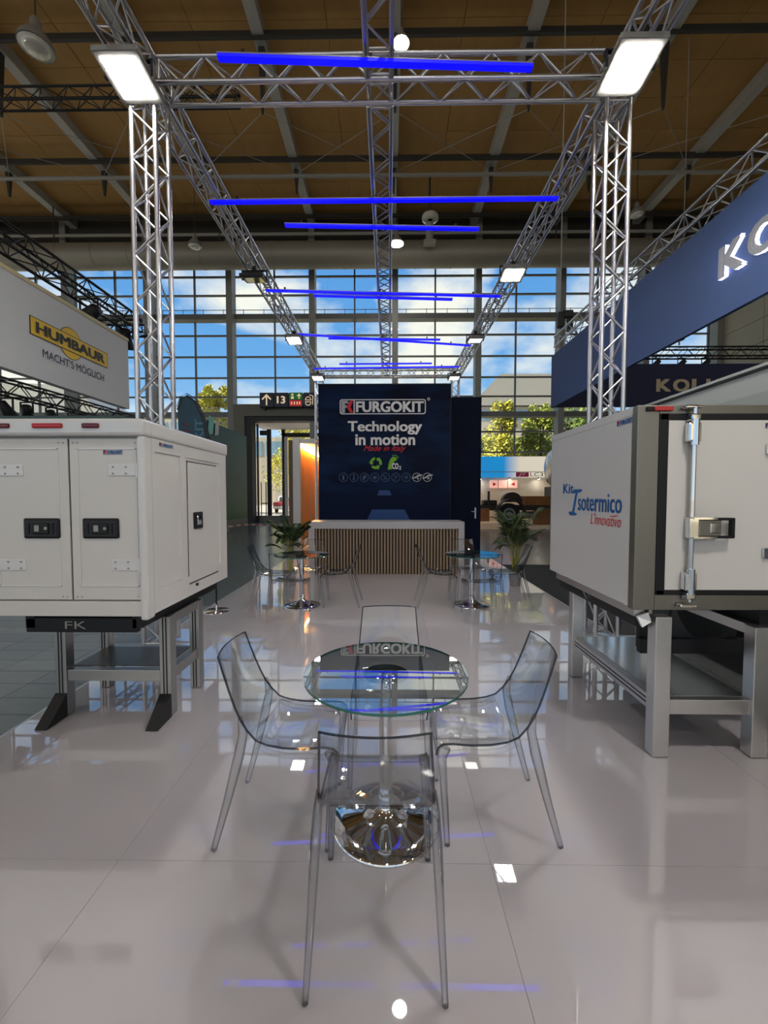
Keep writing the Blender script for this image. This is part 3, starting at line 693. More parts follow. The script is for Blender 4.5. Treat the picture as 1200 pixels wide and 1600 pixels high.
# ================================================================= CHAIRS AND TABLES
PROF = [(-.27, .86, .172), (-.247, .79, .177), (-.219, .71, .183), (-.192, .64, .189), (-.166, .585, .194), (-.135, .54, .199), (-.095, .497, .204), (-.045, .472, .208), (.03, .460, .210), (.12, .457, .210), (.20, .462, .208), (.245, .458, .205), (.268, .440, .202), (.276, .405, .198)]
def make_chair():
    t = thing('clear_chair', '', 'chair', (0, 0, 0), 'clear plastic chairs')
    nu = 10; top = []; nrm = []
    for j, (y, z, hw) in enumerate(PROF):
        row = []
        for i in range(nu+1):
            u = -1+2*i/nu
            bow = (1-u*u)
            back = max(0, min(1, (z-.50)/.2)) if j < 8 else 0
            dz = -.010*bow if 6 <= j <= 11 else 0
            row.append(Vector((u*hw, y-.028*bow*back, z+dz+(.006*abs(u)**6 if j > 6 else 0))))
        top.append(row)
    J = len(top)
    for j in range(J):
        nr = []
        for i in range(nu+1):
            a = top[min(j+1, J-1)][i]-top[max(j-1, 0)][i]; b = top[j][min(i+1, nu)]-top[j][max(i-1, 0)]
            nr.append(b.cross(a).normalized())
        nrm.append(nr)
    mb = MB(); th = .006
    A = [p for r in top for p in r]; B = [top[j][i]-nrm[j][i]*th for j in range(J) for i in range(nu+1)]
    w_ = nu+1; f1 = []; f2 = []
    for j in range(J-1):
        for i in range(nu):
            f1.append((j*w_+i, (j+1)*w_+i, (j+1)*w_+i+1, j*w_+i+1)); f2.append((j*w_+i, j*w_+i+1, (j+1)*w_+i+1, (j+1)*w_+i))
    mb.add(A, f1, 0, True); mb.add(B, f2, 0, True)
    n = len(A); ed = []
    for j in range(J-1):
        ed.append((j*w_, n+j*w_, n+(j+1)*w_, (j+1)*w_)); ed.append((j*w_+nu, (j+1)*w_+nu, n+(j+1)*w_+nu, n+j*w_+nu))
    for i in range(nu):
        ed.append((i, i+1, n+i+1, n+i)); q = (J-1)*w_; ed.append((q+i, n+q+i, n+q+i+1, q+i+1))
    mb.add(A+B, ed, 1)
    obj('seat_shell', mb, ['clear_plastic', 'clear_edge'], t)
    # thickened rim along the shell's sides and top
    rim = MB()
    for s in (0, nu): rim.path([top[j][s] for j in range(J)], .0045, n=6)
    rim.path(top[0], .0035, n=6)
    obj('rim', rim, 'clear_edge', t)
    for s in (-1, 1):
        ap = MB().path([(s*.203, -.09, .470), (s*.206, -.02, .438), (s*.206, .06, .428), (s*.204, .14, .430), (s*.200, .22, .418)], .011, n=6, flat=(.35, 1.3))
        obj('side_apron', ap, 'clear_plastic', t)
    for s in (-1, 1):
        obj('leg', MB().path([(s*.196, -.168, .60), (s*.200, -.152, .52), (s*.2045, -.172, .42), (s*.211, -.223, .22), (s*.219, -.285, .0)], [.008, .020, .023, .018, .013], n=8, flat=(.8, 1.05)), 'clear_leg', t)
    for s in (-1, 1):
        obj('leg', MB().path([(s*.196, .235, .445), (s*.200, .250, .40), (s*.204, .243, .30), (s*.212, .225, .0)], [.026, .022, .018, .013], n=8), 'clear_leg', t)
    return t
chair = make_chair()
spots = [(-.043, 1.50, 0, 'clear plastic chair nearest the camera, back to the viewer, at the front table'),
         (-.50, 1.98, -90, 'clear plastic chair on the left side of the front glass table'),
         (.49, 2.015, 90, 'clear plastic chair on the right side of the front glass table'),
         (.0, 2.38, 180, 'clear plastic chair behind the front glass table, only its back showing above the glass'),
         (-1.72, 5.85, -84, 'clear plastic chair left of the small table by the left palm'),
         (-.70, 5.95, 88, 'side-on clear plastic chair right of the small table by the left palm'),
         (-1.31, 5.32, -3, 'clear plastic chair on the near side of the small table by the left palm'),
         (-1.25, 6.43, 176, 'clear plastic chair behind the small table by the left palm, half before the counter end'),
         (.68, 5.95, -88, 'side-on clear plastic chair left of the small table by the right palm'),
         (1.77, 6.0, 84, 'clear plastic chair right of the small table, just before the right palm'),
         (1.21, 5.30, 3, 'clear plastic chair on the near side of the small table by the right palm'),
         (1.24, 6.50, 186, 'clear plastic chair behind the small table by the right palm, against the navy cabin')]
for i, (x, y, a, lab) in enumerate(spots):
    c = chair if i == 0 else copy_tree(chair)
    c.location = (x, y, .002); c.rotation_euler = (0, 0, R(a)); c['label'] = lab
def make_table():
    t = thing('glass_table', '', 'table', (0, 0, 0), 'round glass tables')
    mb = MB(); n = 64; r = .392; zt, zb = .742, .731
    ring = lambda rr, z: [(rr*math.cos(2*math.pi*i/n), rr*math.sin(2*math.pi*i/n), z) for i in range(n)]
    mb.add(ring(r, zt), [list(range(n))], 0); mb.add(ring(r, zb), [list(range(n))[::-1]], 1)
    mb.add(ring(r, zt)+ring(r, zb), [(i, n+i, n+(i+1) % n, (i+1) % n) for i in range(n)], 2, True)
    obj('glass_top', mb, ['table_glass', 'clear_plastic', 'table_edge'], t)
    obj('mount_plate', MB().lathe([(.0, .700), (.04, .700), (.11, .722), (.11, .730), (0, .730)], n=32), 'chrome', t)
    obj('pole', MB().lathe([(.033, .09), (.033, .70)], n=28), 'chrome', t)
    obj('base', MB().lathe([(.262, 0), (.265, .006), (.255, .014), (.20, .028), (.12, .046), (.075, .065), (.048, .09), (.040, .12), (.034, .15), (0, .151)], n=56), 'chrome', t)
    return t
tb = make_table()
for i, (x, y, lab) in enumerate(((-.015, 1.945, 'round glass table on a chrome pedestal in the foreground, among four clear chairs'),
                                (-1.26, 5.85, 'small distant round glass table beside the left palm'),
                                (1.20, 5.91, 'small distant round glass table beside the right palm'))):
    c = tb if i == 0 else copy_tree(tb); c.location = (x, y, .001); c['label'] = lab

# ================================================================= POTTED PALMS
def frond_mesh(ln, droop, seed, wl=.024, m='leaf_palm'):
    rnd = random.Random(seed); mb = MB(); pts = []
    for i in range(12):
        s = i/11; pts.append(Vector((ln*(s*.75+.1*s*s), 0, ln*(.85*s-droop*s*s*s))))
    mb.path(pts, [.006*(1-.75*i/11) for i in range(12)], n=5, mi=1)
    for i in [3, 4, 4.5, 5, 5.5, 6, 6.5, 7, 7.5, 8, 8.5, 9, 9.5, 10, 10.5, 11]:
        i_ = i; i = int(i); p = pts[i].lerp(pts[min(11, i+1)], i_-i); d = (pts[min(11, i+1)]-pts[i-1]).normalized()
        for s in (-1, 1):
            l = ln*.42*math.sin(math.pi*(.25+.6*(i-3)/9))*rnd.uniform(.85, 1.1); a = (d*.75+Vector((0, s*.9, .1))).normalized()
            tip = p+a*l+Vector((0, 0, -l*.35)); md = p+a*l*.5+Vector((0, 0, -l*.06)); wv = d.cross(a).normalized().cross(a)*wl
            mb.add([p, md+wv, tip, md-wv], [(0, 1, 2, 3)], 0)
    return mb.mesh('frond', [m, 'stem_palm'])
def palm(x, y, label, seed, h, kinds, stems, spread, wl):
    t = thing('potted_palm', label, 'plant', (x, y, 0), 'potted palms')
    obj('pot', MB().lathe([(.085, 0), (.09, .01), (.118, .24), (.125, .245), (.125, .26), (.110, .26), (.105, .23), (0, .23)], (x, y, 0), n=28), 'pot_grey', t)
    obj('soil', MB().lathe([(.104, .231), (.06, .238), (0, .242)], (x, y, 0), n=20), 'soil', t)
    rnd = random.Random(seed)
    ms = [frond_mesh(kinds[0], .12, 1+seed, wl), frond_mesh(kinds[1], .35, 2+seed, wl), frond_mesh(kinds[2], .6, 3+seed, wl)]
    for k in range(stems):
        a = 2*math.pi*k/stems+rnd.uniform(-.3, .3); o = Vector((math.cos(a), math.sin(a), 0))
        p0 = Vector((x, y, .235))+o*.025; p1 = p0+o*rnd.uniform(.03, .10)*spread+Vector((0, 0, h*rnd.uniform(.5, 1.1)))
        obj('stem', MB().path([p0, (p0+p1)/2+o*.005, p1], [.011, .009, .006], n=6), 'stem_palm', t)
        for q in range(3):
            b = a+q*2.1+rnd.uniform(-.4, .4)
            inst('frond', ms[(k+q) % 3], t, TRS(p1, (1, 1, 1), Quaternion((0, 0, 1), b) @ Quaternion((0, 1, 0), rnd.uniform(-.55, .05)/max(.6, spread)*1.0)))
palm(-1.74, 7.12, 'potted palm standing left of the counter, before the bright gate', 3, .60, (.40, .36, .32), 7, .55, .020)
palm(2.22, 7.2, 'potted palm on the right edge of the white floor, before the truck chassis', 11, .62, (.50, .44, .40), 9, .9, .013)

# ================================================================= TRUCK BODIES ON STANDS
def sticker(parent, O, U, V, w_, h_):
    mb = MB(); k_mark(mb, O, U, V, 0, w_*.2, 0, h_, 1, 2, .0015); text_fit(mb, 'FURGOKIT', O, U, V, w_*.23, w_, h_*.05, h_*.95, depth=.0015, bold=.05)
    mb.poly([(0, -.12*h_), (w_, -.12*h_), (w_, -.03*h_), (0, -.03*h_)], O, U, V, .0015, 0)
    return obj('sticker', mb, ['print_blue', 'print_navy', 'print_red'], parent, 'blue and red maker sticker')
def paddle(parent, cx, y, cz, wd, hg, flip=1):
    h = obj('handle', MB().box(cx-wd/2, cx+wd/2, y-.012, y+.002, cz-hg/2, cz+hg/2, bev=.01), 'black_steel', parent, 'black recessed paddle handle')
    return h
LX0, LX1, LY0, LY1, LZ0, LZ1 = -2.56, -1.50, 2.53, 3.77, .83, 2.06
lb = thing('cargo_box', 'white truck body section with two rear doors and black handles, on a stand at left', 'cargo box', (-2.03, 3.15, LZ0))
obj('body', MB().box(LX0+.02, LX1-.015, LY0+.03, LY1, LZ0+.02, LZ1-.03, bev=.006), 'white_panel', lb)
obj('header', MB().box(LX0, LX1+.004, LY0-.045, LY0+.06, 1.955, LZ1, bev=.018), 'white_panel', lb)
obj('roof_rail', MB().box(LX1-.06, LX1+.006, LY0+.04, LY1+.02, 1.955, LZ1-.003, bev=.016), 'white_panel', lb)
obj('sill', MB().box(LX0, LX1-.035, LY0-.01, LY0+.06, LZ0, .925, bev=.004), 'white_door', lb)
obj('corner_post', MB().box(LX1-.045, LX1+.004, LY0-.035, LY0+.055, LZ0-.02, 1.957, bev=.016), 'white_panel', lb)
obj('roof_edge', MB().box(LX0, LX1-.13, LY0+.0, LY0+.5, LZ1+.001, LZ1+.022), 'dark_green', lb)
GX = -1.985
ld = obj('door', MB().box(-2.50, GX-.006, LY0-.008, LY0+.035, .935, 1.94, bev=.004), 'white_door', lb)
rd = obj('door', MB().box(GX+.006, LX1-.05, LY0-.008, LY0+.035, .935, 1.94, bev=.004), 'white_door', lb)
obj('door_gap', MB().box(GX-.005, GX+.005, LY0+.002, LY0+.03, .935, 1.94), 'dark_line', lb)
for d_, a_, b_ in ((ld, -2.44, -2.05), (rd, -1.93, -1.56)):
    fr = MB(); y = LY0-.010
    for q in ((a_, a_+.006, 1.02, 1.88), (b_-.006, b_, 1.02, 1.88), (a_, b_, 1.02, 1.026), (a_, b_, 1.874, 1.88)): fr.box(q[0], q[1], y-.002, y+.004, q[2], q[3])
    obj('pressed_edge', fr, 'white_panel', d_)
for d_, cx in ((rd, -1.79), (ld, -2.16)):
    wd, hg, cz, y = .225, .125, 1.385, LY0-.008
    h = obj('handle', MB().box(cx-wd/2, cx+wd/2, y-.012, y+.002, cz-hg/2, cz+hg/2, bev=.010).box(cx-wd/2+.02, cx+wd/2-.02, y-.0125, y-.010, cz-hg/2+.018, cz+hg/2-.018, 1).box(cx-.055, cx+.05, y-.020, y-.011, cz-.035, cz+.035, 2, bev=.006).box(cx-.035, cx-.005, y-.026, y-.018, cz-.02, cz+.02, 3, bev=.004).tube((cx+.035, y-.018, cz), (cx+.035, y-.024, cz), .010, n=12, mi=3)
            .box(cx+wd/2-.05, cx+wd/2-.035, y-.018, y-.011, cz-.035, cz+.035, 2).box(cx-wd/2+.028, cx-wd/2+.04, y-.018, y-.011, cz-.035, cz+.035, 2), ['black_plastic', 'dark_line', 'black_steel', 'pipe_steel'], d_, 'black paddle handle')
rv = MB().tube((0, -.004, 0), (0, .001, 0), .006, n=8).mesh('rivet', 'pipe_steel')
for cz in (1.745, 1.155):
    for cx, wd, s, d_ in ((-1.645, .18, 1, rd), (-2.36, .18, -1, ld)):
        hg = obj('hinge', MB().box(cx-wd/2, cx+wd/2, LY0-.013, LY0-.006, cz-.034, cz+.034, bev=.002).tube((cx+s*(wd/2), LY0-.014, cz-.045), (cx+s*(wd/2), LY0-.014, cz+.045), .011, n=10), 'white_panel', d_)
        for ox in (-.06, .02):
            for oz in (-.02, .02): inst('rivet', rv, d_, TRS((cx+s*-ox*-1+(0 if s > 0 else -.0), LY0-.013, cz+oz)))
for d_, xs_ in ((rd, (GX+.03, GX+.06, -1.57)), (ld, (GX-.03, GX-.06, -2.47))):
    for x in xs_:
        for z in (.955, 1.915): inst('rivet', rv, d_, TRS((x, LY0-.009, z), (.7, .7, .7)))
for x0_, x1_, m_ in ((-2.17, -1.985, 'red_lens'), (-1.865, -1.76, 'dark_red_lens'), (-2.43, -2.31, 'dark_red_lens')):
    obj('marker_lamp', MB().box(x0_, x1_, LY0-.058, LY0-.04, 1.998, 2.028, bev=.008), m_, lb, 'red marker lamp')
sticker(rd, (-1.765, LY0-.0085, 1.845), (1, 0, 0), (0, 0, 1), .12, .024)
# right side face: recessed fields, small door
U2, V2 = (0, 1, 0), (0, 0, 1)
sd_ = MB(); X = LX1-.016
sd_.box(X, X+.010, LY0+.06, 2.63, LZ0+.0, 1.955).box(X, X+.010, 3.63, LY1, LZ0+.0, 1.955).box(X, X+.010, 2.63, 3.63, LZ0, .98).box(X, X+.010, 2.63, 3.63, 1.87, 1.955)
sd_.box(X, X+.010, 2.95, 3.02, .98, 1.87)
obj('side_frame', sd_, 'white_panel', lb)
dr = obj('side_door', MB().box(X-.001, X+.009, 3.06, 3.56, .93, 1.84, bev=.003), 'white_panel', lb)
obj('door_gap', MB().box(X, X+.003, 3.052, 3.06, .925, 1.85).box(X, X+.004, 3.05, 3.57, 1.84, 1.848).box(X, X+.0115, 3.05, 3.57, .916, .927).box(X, X+.003, 3.56, 3.568, .925, 1.85), 'dark_line', lb)  # lowest strip paints the shadow line below the door
obj('handle', MB().box(X+.008, X+.022, 3.13, 3.27, 1.33, 1.46, 0, bev=.006).box(X+.0215, X+.024, 3.145, 3.255, 1.345, 1.445, 1).box(X+.023, X+.032, 3.16, 3.22, 1.36, 1.43, 2, bev=.004), ['black_plastic', 'dark_line', 'chrome'], dr, 'black and chrome paddle handle')
obj('bolt', MB().tube((X+.01, 3.16, .895), (X+.022, 3.16, .895), .012, n=10), 'black_steel', lb)
sticker(lb, (X+.011, 2.68, 1.915), (0, 1, 0), (0, 0, 1), .17, .022)
cb = obj('chassis_beam', MB().box(-2.36, -1.63, 2.60, 2.64, .70, .795, bev=.006).box(-1.66, -1.60, 2.60, 3.75, .73, .828).box(-2.36, -2.30, 2.60, 3.75, .73, .828).box(-2.36, -1.62, 2.65, 2.72, .79, .829), 'black_steel', lb, 'black step beam with embossed letters')
mb = MB(); text_fit(mb, 'FK', (0, 2.598, 0), (1, 0, 0), (0, 0, 1), -2.10, -1.96, .725, .775, bold=-.01, depth=.002); obj('embossed_lettering', mb, 'pipe_steel', cb)
obj('cross_member', MB().box(-2.34, -1.64, 2.95, 3.05, .76, .829).box(-2.34, -1.64, 3.35, 3.45, .76, .829), 'alu', lb)

def profile(mb, x0, x1, y0, y1, z0, z1): mb.box(x0, x1, y0, y1, z0, z1, bev=.004)
st = thing('display_stand', 'aluminium profile stand with angled foot braces under the two-door white box', 'stand', (-1.93, 3.1, 0))
for x in (-2.355, -1.60):
    for y, foot in ((2.86, True), (3.30, False)):
        lg = obj('leg', MB().box(x-.04, x+.04, y, y+.08, .004, .728, bev=.004), 'alu_shaded', st)
        obj('groove', MB().box(x-.016, x-.006, y-.0015, y+.001, .01, .72).box(x+.006, x+.016, y-.0015, y+.001, .01, .72), 'dark_line', lg)
        if foot:
            g = MB(); g.add([(x-.042, y-.185, .004), (x+.042, y-.185, .004), (x+.042, y, .004), (x-.042, y, .004), (x-.042, y-.002, .17), (x+.042, y-.002, .17), (x-.042, y-.15, .004), (x+.042, y-.15, .004)],
                  [(0, 1, 5, 4), (1, 2, 5), (0, 4, 3), (2, 3, 4, 5), (0, 3, 2, 1)])
            obj('foot_brace', g, 'black_steel', st)
obj('cross_rail', MB().box(-2.315, -1.64, 2.87, 2.93, .255, .335, bev=.003), 'alu_shaded', st)
obj('cross_rail', MB().box(-2.315, -1.64, 3.31, 3.37, .255, .335, bev=.003), 'alu_shaded', st)
for x in (-2.355, -1.60): obj('side_rail', MB().box(x-.03, x+.03, 2.94, 3.30, .255, .335, bev=.003), 'alu_shaded', st)
obj('shelf', MB().box(-2.32, -1.64, 2.94, 3.31, .335, .342), 'shelf_dark', st)
for x in (-2.355, -1.60): obj('top_rail', MB().box(x-.03, x+.03, 2.94, 3.30, .66, .728), 'alu_shaded', st)

RX0, RX1, RY0, RY1, RZ0, RZ1 = 1.46, 2.50, 2.44, 3.72, .905, 2.118
rb_ = thing('cargo_box', 'white insulated truck body lettered Kit Isotermico, with a black gasketed steel door', 'cargo box', (2.0, 3.1, RZ0))
obj('body', MB().box(RX0, RX1, RY0+.05, RY1, RZ0+.01, RZ1-.004, bev=.005), 'white_panel', rb_)
obj('side_trim', MB().box(RX0-.005, RX0+.03, RY0+.05, RY1, 2.07, RZ1), 'white_panel', rb_)
fm = MB().box(RX0-.002, 1.585, RY0, RY0+.06, RZ0, RZ1, bev=.004).box(1.585, RX1, RY0, RY0+.06, RZ0, 1.00, bev=.004).box(1.585, RX1, RY0, RY0+.06, 2.065, RZ1, bev=.004).box(2.42, RX1, RY0, RY0+.06, 1.0, 2.065)
obj('door_frame', fm, 'alu_brushed', rb_)
obj('gasket', MB().box(1.583, 1.64, RY0-.006, RY0+.05, .995, 2.07, bev=.008).box(1.583, 2.42, RY0-.006, RY0+.05, .995, 1.032, bev=.008).box(1.583, 2.42, RY0-.006, RY0+.05, 2.025, 2.07, bev=.008).box(2.37, 2.42, RY0-.006, RY0+.05, .995, 2.07, bev=.008), 'black_plastic', rb_)
rdoor = obj('door', MB().box(1.632, 2.375, RY0-.004, RY0+.04, 1.028, 2.03), 'white_door', rb_)
YR = RY0-.035
rod_ = obj('lock_rod', MB().tube((1.765, YR, .965), (1.765, YR, 2.10), .0125, n=16), 'chrome', rdoor)
def lock(z, s):
    k = MB().box(1.725, 1.795, RY0-.05, RY0-.005, z-.055, z+.055, 0, bev=.008).tube((1.765, YR-.004, z-.075), (1.765, YR-.004, z+.075), .022, n=14)
    k.box(1.735, 1.79, RY0-.052, RY0-.004, z+s*.085-.02, z+s*.085+.02, 0, bev=.008)
    k.box(1.705, 1.79, RY0-.045, RY0-.002, z+s*.145-.013, z+s*.145+.013, 0, bev=.010); k.tube((1.705, YR, z+s*.145), (1.80, YR, z+s*.145), .010, n=10)
    return k
obj('lock_keeper', lock(1.955, 1), 'chrome', rdoor); obj('lock_keeper', lock(1.085, -1), 'chrome', rdoor)
hz = 1.40
hh = obj('handle', MB().box(1.742, 1.80, RY0-.048, RY0-.004, hz-.062, hz+.062, 0, bev=.006).box(1.80, 1.93, RY0-.044, RY0-.030, hz-.052, hz+.05, 1, bev=.006).box(1.86, 1.915, RY0-.052, RY0-.040, hz-.03, hz+.03, 0, bev=.005)
         .box(1.80, 2.0, RY0-.05, RY0-.02, hz+.045, hz+.06, 2, bev=.004).box(1.80, 2.0, RY0-.05, RY0-.02, hz-.06, hz-.045, 2, bev=.004).box(1.985, 2.005, RY0-.05, RY0-.02, hz-.06, hz+.06, 2, bev=.005).box(1.765, 1.90, RY0-.053, RY0-.02, hz+.05, hz+.062, 0).box(1.765, 1.90, RY0-.053, RY0-.02, hz-.062, hz-.05, 0), ['chrome', 'alu_brushed', 'black_plastic'], rdoor, 'chrome handle with black grip loop')
obj('marker_lamp', MB().box(1.505, 1.545, RY0-.016, RY0+.002, 2.082, 2.108, 1, bev=.004).box(1.545, 1.655, RY0-.018, RY0+.002, 2.082, 2.108, 0, bev=.004), ['red_lens', 'black_plastic'], rb_, 'red marker lamp')
for z in (1.86, 1.25): obj('hinge', MB().box(2.20, 2.40, RY0-.018, RY0-.004, z-.03, z+.03, bev=.004).tube((2.39, RY0-.02, z-.045), (2.39, RY0-.02, z+.045), .013), 'chrome', rdoor)
sticker(rdoor, (2.195, RY0-.005, 1.985), (1, 0, 0), (0, 0, 1), .13, .026)
Us, Vs = (0, -1, 0), (0, 0, 1)
sticker(rb_, (RX0-.001, 2.66, 2.032), Us, Vs, .165, .030)
mb = MB(); Os = (RX0-.001, 0, 0)
text_fit(mb, 'Kit', Os, Us, Vs, -3.45, -3.26, 1.605, 1.685, depth=.0015, bold=.012)
text_fit(mb, 'sotermico', Os, Us, Vs, -3.18, -2.585, 1.475, 1.60, depth=.0015, bold=.012)
# tall slanted I with brush-like bars
mb.poly([(-3.285, 1.45), (-3.25, 1.45), (-3.19, 1.615), (-3.225, 1.615)], Os, Us, Vs, .0015); mb.poly([(-3.28, 1.62), (-3.25, 1.637), (-3.13, 1.637), (-3.11, 1.628), (-3.15, 1.612), (-3.27, 1.606)], Os, Us, Vs, .0016); mb.poly([(-3.345, 1.452), (-3.32, 1.462), (-3.21, 1.452), (-3.195, 1.443), (-3.23, 1.432), (-3.32, 1.430)], Os, Us, Vs, .0016)
obj('side_lettering', mb, 'print_blue', rb_)
mb = MB(); text_fit(mb, "L'innovativo", Os, Us, Vs, -2.98, -2.59, 1.385, 1.465, depth=.0015, bold=-.008, shear=.3); mb.poly([(-2.72, 1.448), (-2.63, 1.456), (-2.63, 1.461), (-2.72, 1.453)], Os, Us, Vs, .0016); obj('script_lettering', mb, 'print_red', rb_)
obj('under_rail', MB().box(1.535, 1.59, RY0+.10, RY1-.05, .775, .86), 'black_steel', rb_); obj('under_rail', MB().box(2.26, 2.34, RY0+.06, RY1-.05, .80, .91), 'black_steel', rb_)
obj('under_frame', MB().box(1.50, 1.56, RY0+.06, RY1-.05, .85, .914), 'alu', rb_)
cbm = obj('chassis_beam', MB().box(1.70, 2.42, 2.75, 2.80, .52, .62, bev=.006).box(1.72, 1.78, 2.80, 2.84, .54, .90).box(2.32, 2.38, 2.80, 2.84, .54, .90).box(1.74, 2.40, 2.86, 3.5, .80, .84), 'black_steel', rb_, 'black step beam')
for k in range(5): obj('floor_rib', MB().box(1.80, 2.45, 2.6+.2*k, 2.66+.2*k, .865, .91), 'alu', rb_)
obj('link_chain', MB().path([(1.735, 2.52, .90-.018*k) for k in range(11)], [.010 if k % 2 else .005 for k in range(11)], n=6), 'black_steel', rb_)
for y in (2.475, 3.17):
    cm = MB(); q = [(1.505, y, .855), (1.565, y-.01, .885), (1.585, y-.01, .825), (1.525, y-.02, .795)]
    cm.add(q+[(a, b+.02, c) for a, b, c in q], [(0, 3, 2, 1), (4, 5, 6, 7), (0, 1, 5, 4), (1, 2, 6, 5), (2, 3, 7, 6), (3, 0, 4, 7)])
    obj('reflector', cm, 'steel_sheet', rb_, 'shiny square reflector hanging under the edge')

st2 = thing('display_stand', 'aluminium profile stand with a steel sheet shelf under the Kit Isotermico box', 'stand', (1.93, 3.0, 0))
for x in (1.645, 2.235):
    for y in (2.44, 3.54):
        lg = obj('leg', MB().box(x-.048, x+.048, y, y+.08, .004, .862 if x < 2 else .80, bev=.004), 'alu', st2)
        obj('groove', MB().box(x+.0475, x+.0492, y+.03, y+.05, .01, .79), 'dark_line', lg)
for y in (2.455, 3.56): obj('cross_rail', MB().box(1.693, 2.187, y, y+.05, .262, .352, bev=.003), 'alu', st2)
for x in (1.645, 2.235):
    sr = obj('side_rail', MB().box(x-.03, x+.03, 2.52, 3.54, .262, .352, bev=.003), 'alu', st2)
    obj('groove', MB().box(x-.0315, x-.0295, 2.53, 3.53, .290, .30).box(x-.0315, x-.0295, 2.53, 3.53, .318, .327), 'dark_line', sr)
obj('shelf', MB().box(1.675, 2.205, 2.505, 3.56, .345, .353), 'steel_sheet', st2)
obj('top_rail', MB().box(2.20, 2.27, 2.52, 3.54, .74, .80), 'alu', st2)

# grey trailer behind the right body
tr = thing('grey_trailer', 'grey trailer side with dark roof edge, rising behind the Kit Isotermico box', 'trailer', (3.9, 3.9, HZ))
obj('trailer_side', MB().box(3.0, 4.1, 2.4, 5.2, .9, 2.60, bev=.01), 'trailer_grey', tr)
obj('side_stripe', MB().box(2.994, 3.002, 2.4, 5.15, 2.24, 2.42), 'trailer_dark', tr)
obj('roof_rail', MB().box(2.985, 4.1, 2.4, 5.2, 2.62, 2.645), 'trailer_grey', tr); obj('roof_seal', MB().box(2.99, 3.05, 2.4, 5.2, 2.60, 2.62), 'dark_line', tr)
for y in (3.0, 4.6): obj('wheel', MB().tube((3.5, y, HZ+.42), (3.8, y, HZ+.42), .42, n=24), 'tyre', tr)
obj('trailer_chassis', MB().box(3.3, 3.9, 2.4, 5.1, .62, .9), 'black_steel', tr)

# teardrop flag
fl = thing('teardrop_flag', 'dark teal teardrop advertising flag on a thin black pole behind the two-door box', 'flag', (-2.37, 5.54, 0))
obj('pole', MB().path([(-2.37, 5.54, .01), (-2.37, 5.54, 1.6), (-2.41, 5.54, 2.3), (-2.50, 5.54, 2.68), (-2.60, 5.54, 2.88), (-2.72, 5.54, 2.96), (-2.81, 5.54, 2.92), (-2.87, 5.54, 2.78)], [.011, .011, .009, .008, .007, .006, .005, .004], n=8), 'black_steel', fl)
pts = [(-2.40, .95), (-2.405, 1.6), (-2.44, 2.3), (-2.52, 2.66), (-2.61, 2.85), (-2.72, 2.93), (-2.80, 2.89), (-2.85, 2.74), (-2.84, 2.2), (-2.75, 1.6), (-2.62, 1.2)]
n_ = len(pts)
mb = MB(); mb.add([(x, 5.535, z) for x, z in pts]+[(x, 5.545, z) for x, z in pts], [list(range(n_)), [n_+i for i in range(n_)][::-1]]+[(i, (i+1) % n_, n_+(i+1) % n_, n_+i) for i in range(n_)])
obj('flag_cloth', mb, 'flag_cloth', fl)
obj('flag_border', MB().path([(x, 5.54, z) for x, z in pts[:8]], .016, n=6), 'flag_border', fl)
mb = MB(); text_fit(mb, 'FURGOKIT', (0, 5.534, 0), (0, 0, 1), (-1, 0, 0), 1.7, 2.62, 2.50, 2.62, bold=.04); obj('flag_lettering', mb, 'flag_light', fl)
mb = MB(); text_fit(mb, 'FURGOKIT', (0, 5.534, 0), (0, 0, 1), (-1, 0, 0), 1.7, 2.60, 2.68, 2.76, bold=.03); obj('flag_lettering', mb, 'flag_red', fl)
obj('pole_base', MB().lathe([(.17, 0), (.17, .008), (.02, .012), (.018, .09), (0, .09)], (-2.37, 5.54, .001), n=32), 'steel_sheet', fl)

# ================================================================= NEIGHBOURING STANDS
# left: white banner with yellow logo
bn = thing('hanging_banner', 'white hanging banner with a yellow and black Humbaur logo at left', 'banner', (-5.05, 6, 3.25))
obj('banner_panel', MB().box(-5.12, -5.0, 2.6, 7.90, 3.25, 4.53), 'banner_white', bn)
obj('top_strip', MB().box(-5.13, -4.99, 2.6, 7.91, 4.53, 4.585), 'strip_beige', bn)
Ub, Vb = (0, 1, 0), (0, 0, 1); Ob = (-4.998, 0, 0)
mb = MB(); mb.disc((6.475, 3.968), .245, Ob, Ub, Vb, depth=.002, mi=1); mb.disc((6.475, 3.968), .235, Ob, Ub, Vb, depth=.004, mi=0)
mb.poly([(5.73, 3.838), (7.30, 3.838), (7.30, 4.098), (5.73, 4.098)], Ob, Ub, Vb, .006, 1); mb.poly([(5.742, 3.85), (7.288, 3.85), (7.288, 4.086), (5.742, 4.086)], Ob, Ub, Vb, .008, 0)
obj('logo_plate', mb, ['sign_yellow', 'print_black'], bn)
mb = MB(); text_fit(mb, 'HUMBAUR', (-4.989, 0, 0), Ub, Vb, 5.82, 7.22, 3.89, 4.045, bold=.05); obj('logo_lettering', mb, 'print_black', bn)
mb = MB(); text_fit(mb, "MACHT'S MÖGLICH", (-4.997, 0, 0), Ub, Vb, 5.93, 7.20, 3.585, 3.70, bold=.008, ref='M'); obj('slogan_lettering', mb, 'print_navy', bn)
for y in (3.2, 7.2): rod('cable', (-5.06, y, 4.58), (-5.45, y, 5.10), .006, 'black_steel', bn)
truss('lighting_truss', (-5.6, 2.6, 5.33), (-5.6, 9.0, 5.33), 'black lighting truss running above the white banner', 'truss', size=.30, r=.026, pitch=.3, m='black_steel', single=False, group='black lighting trusses')
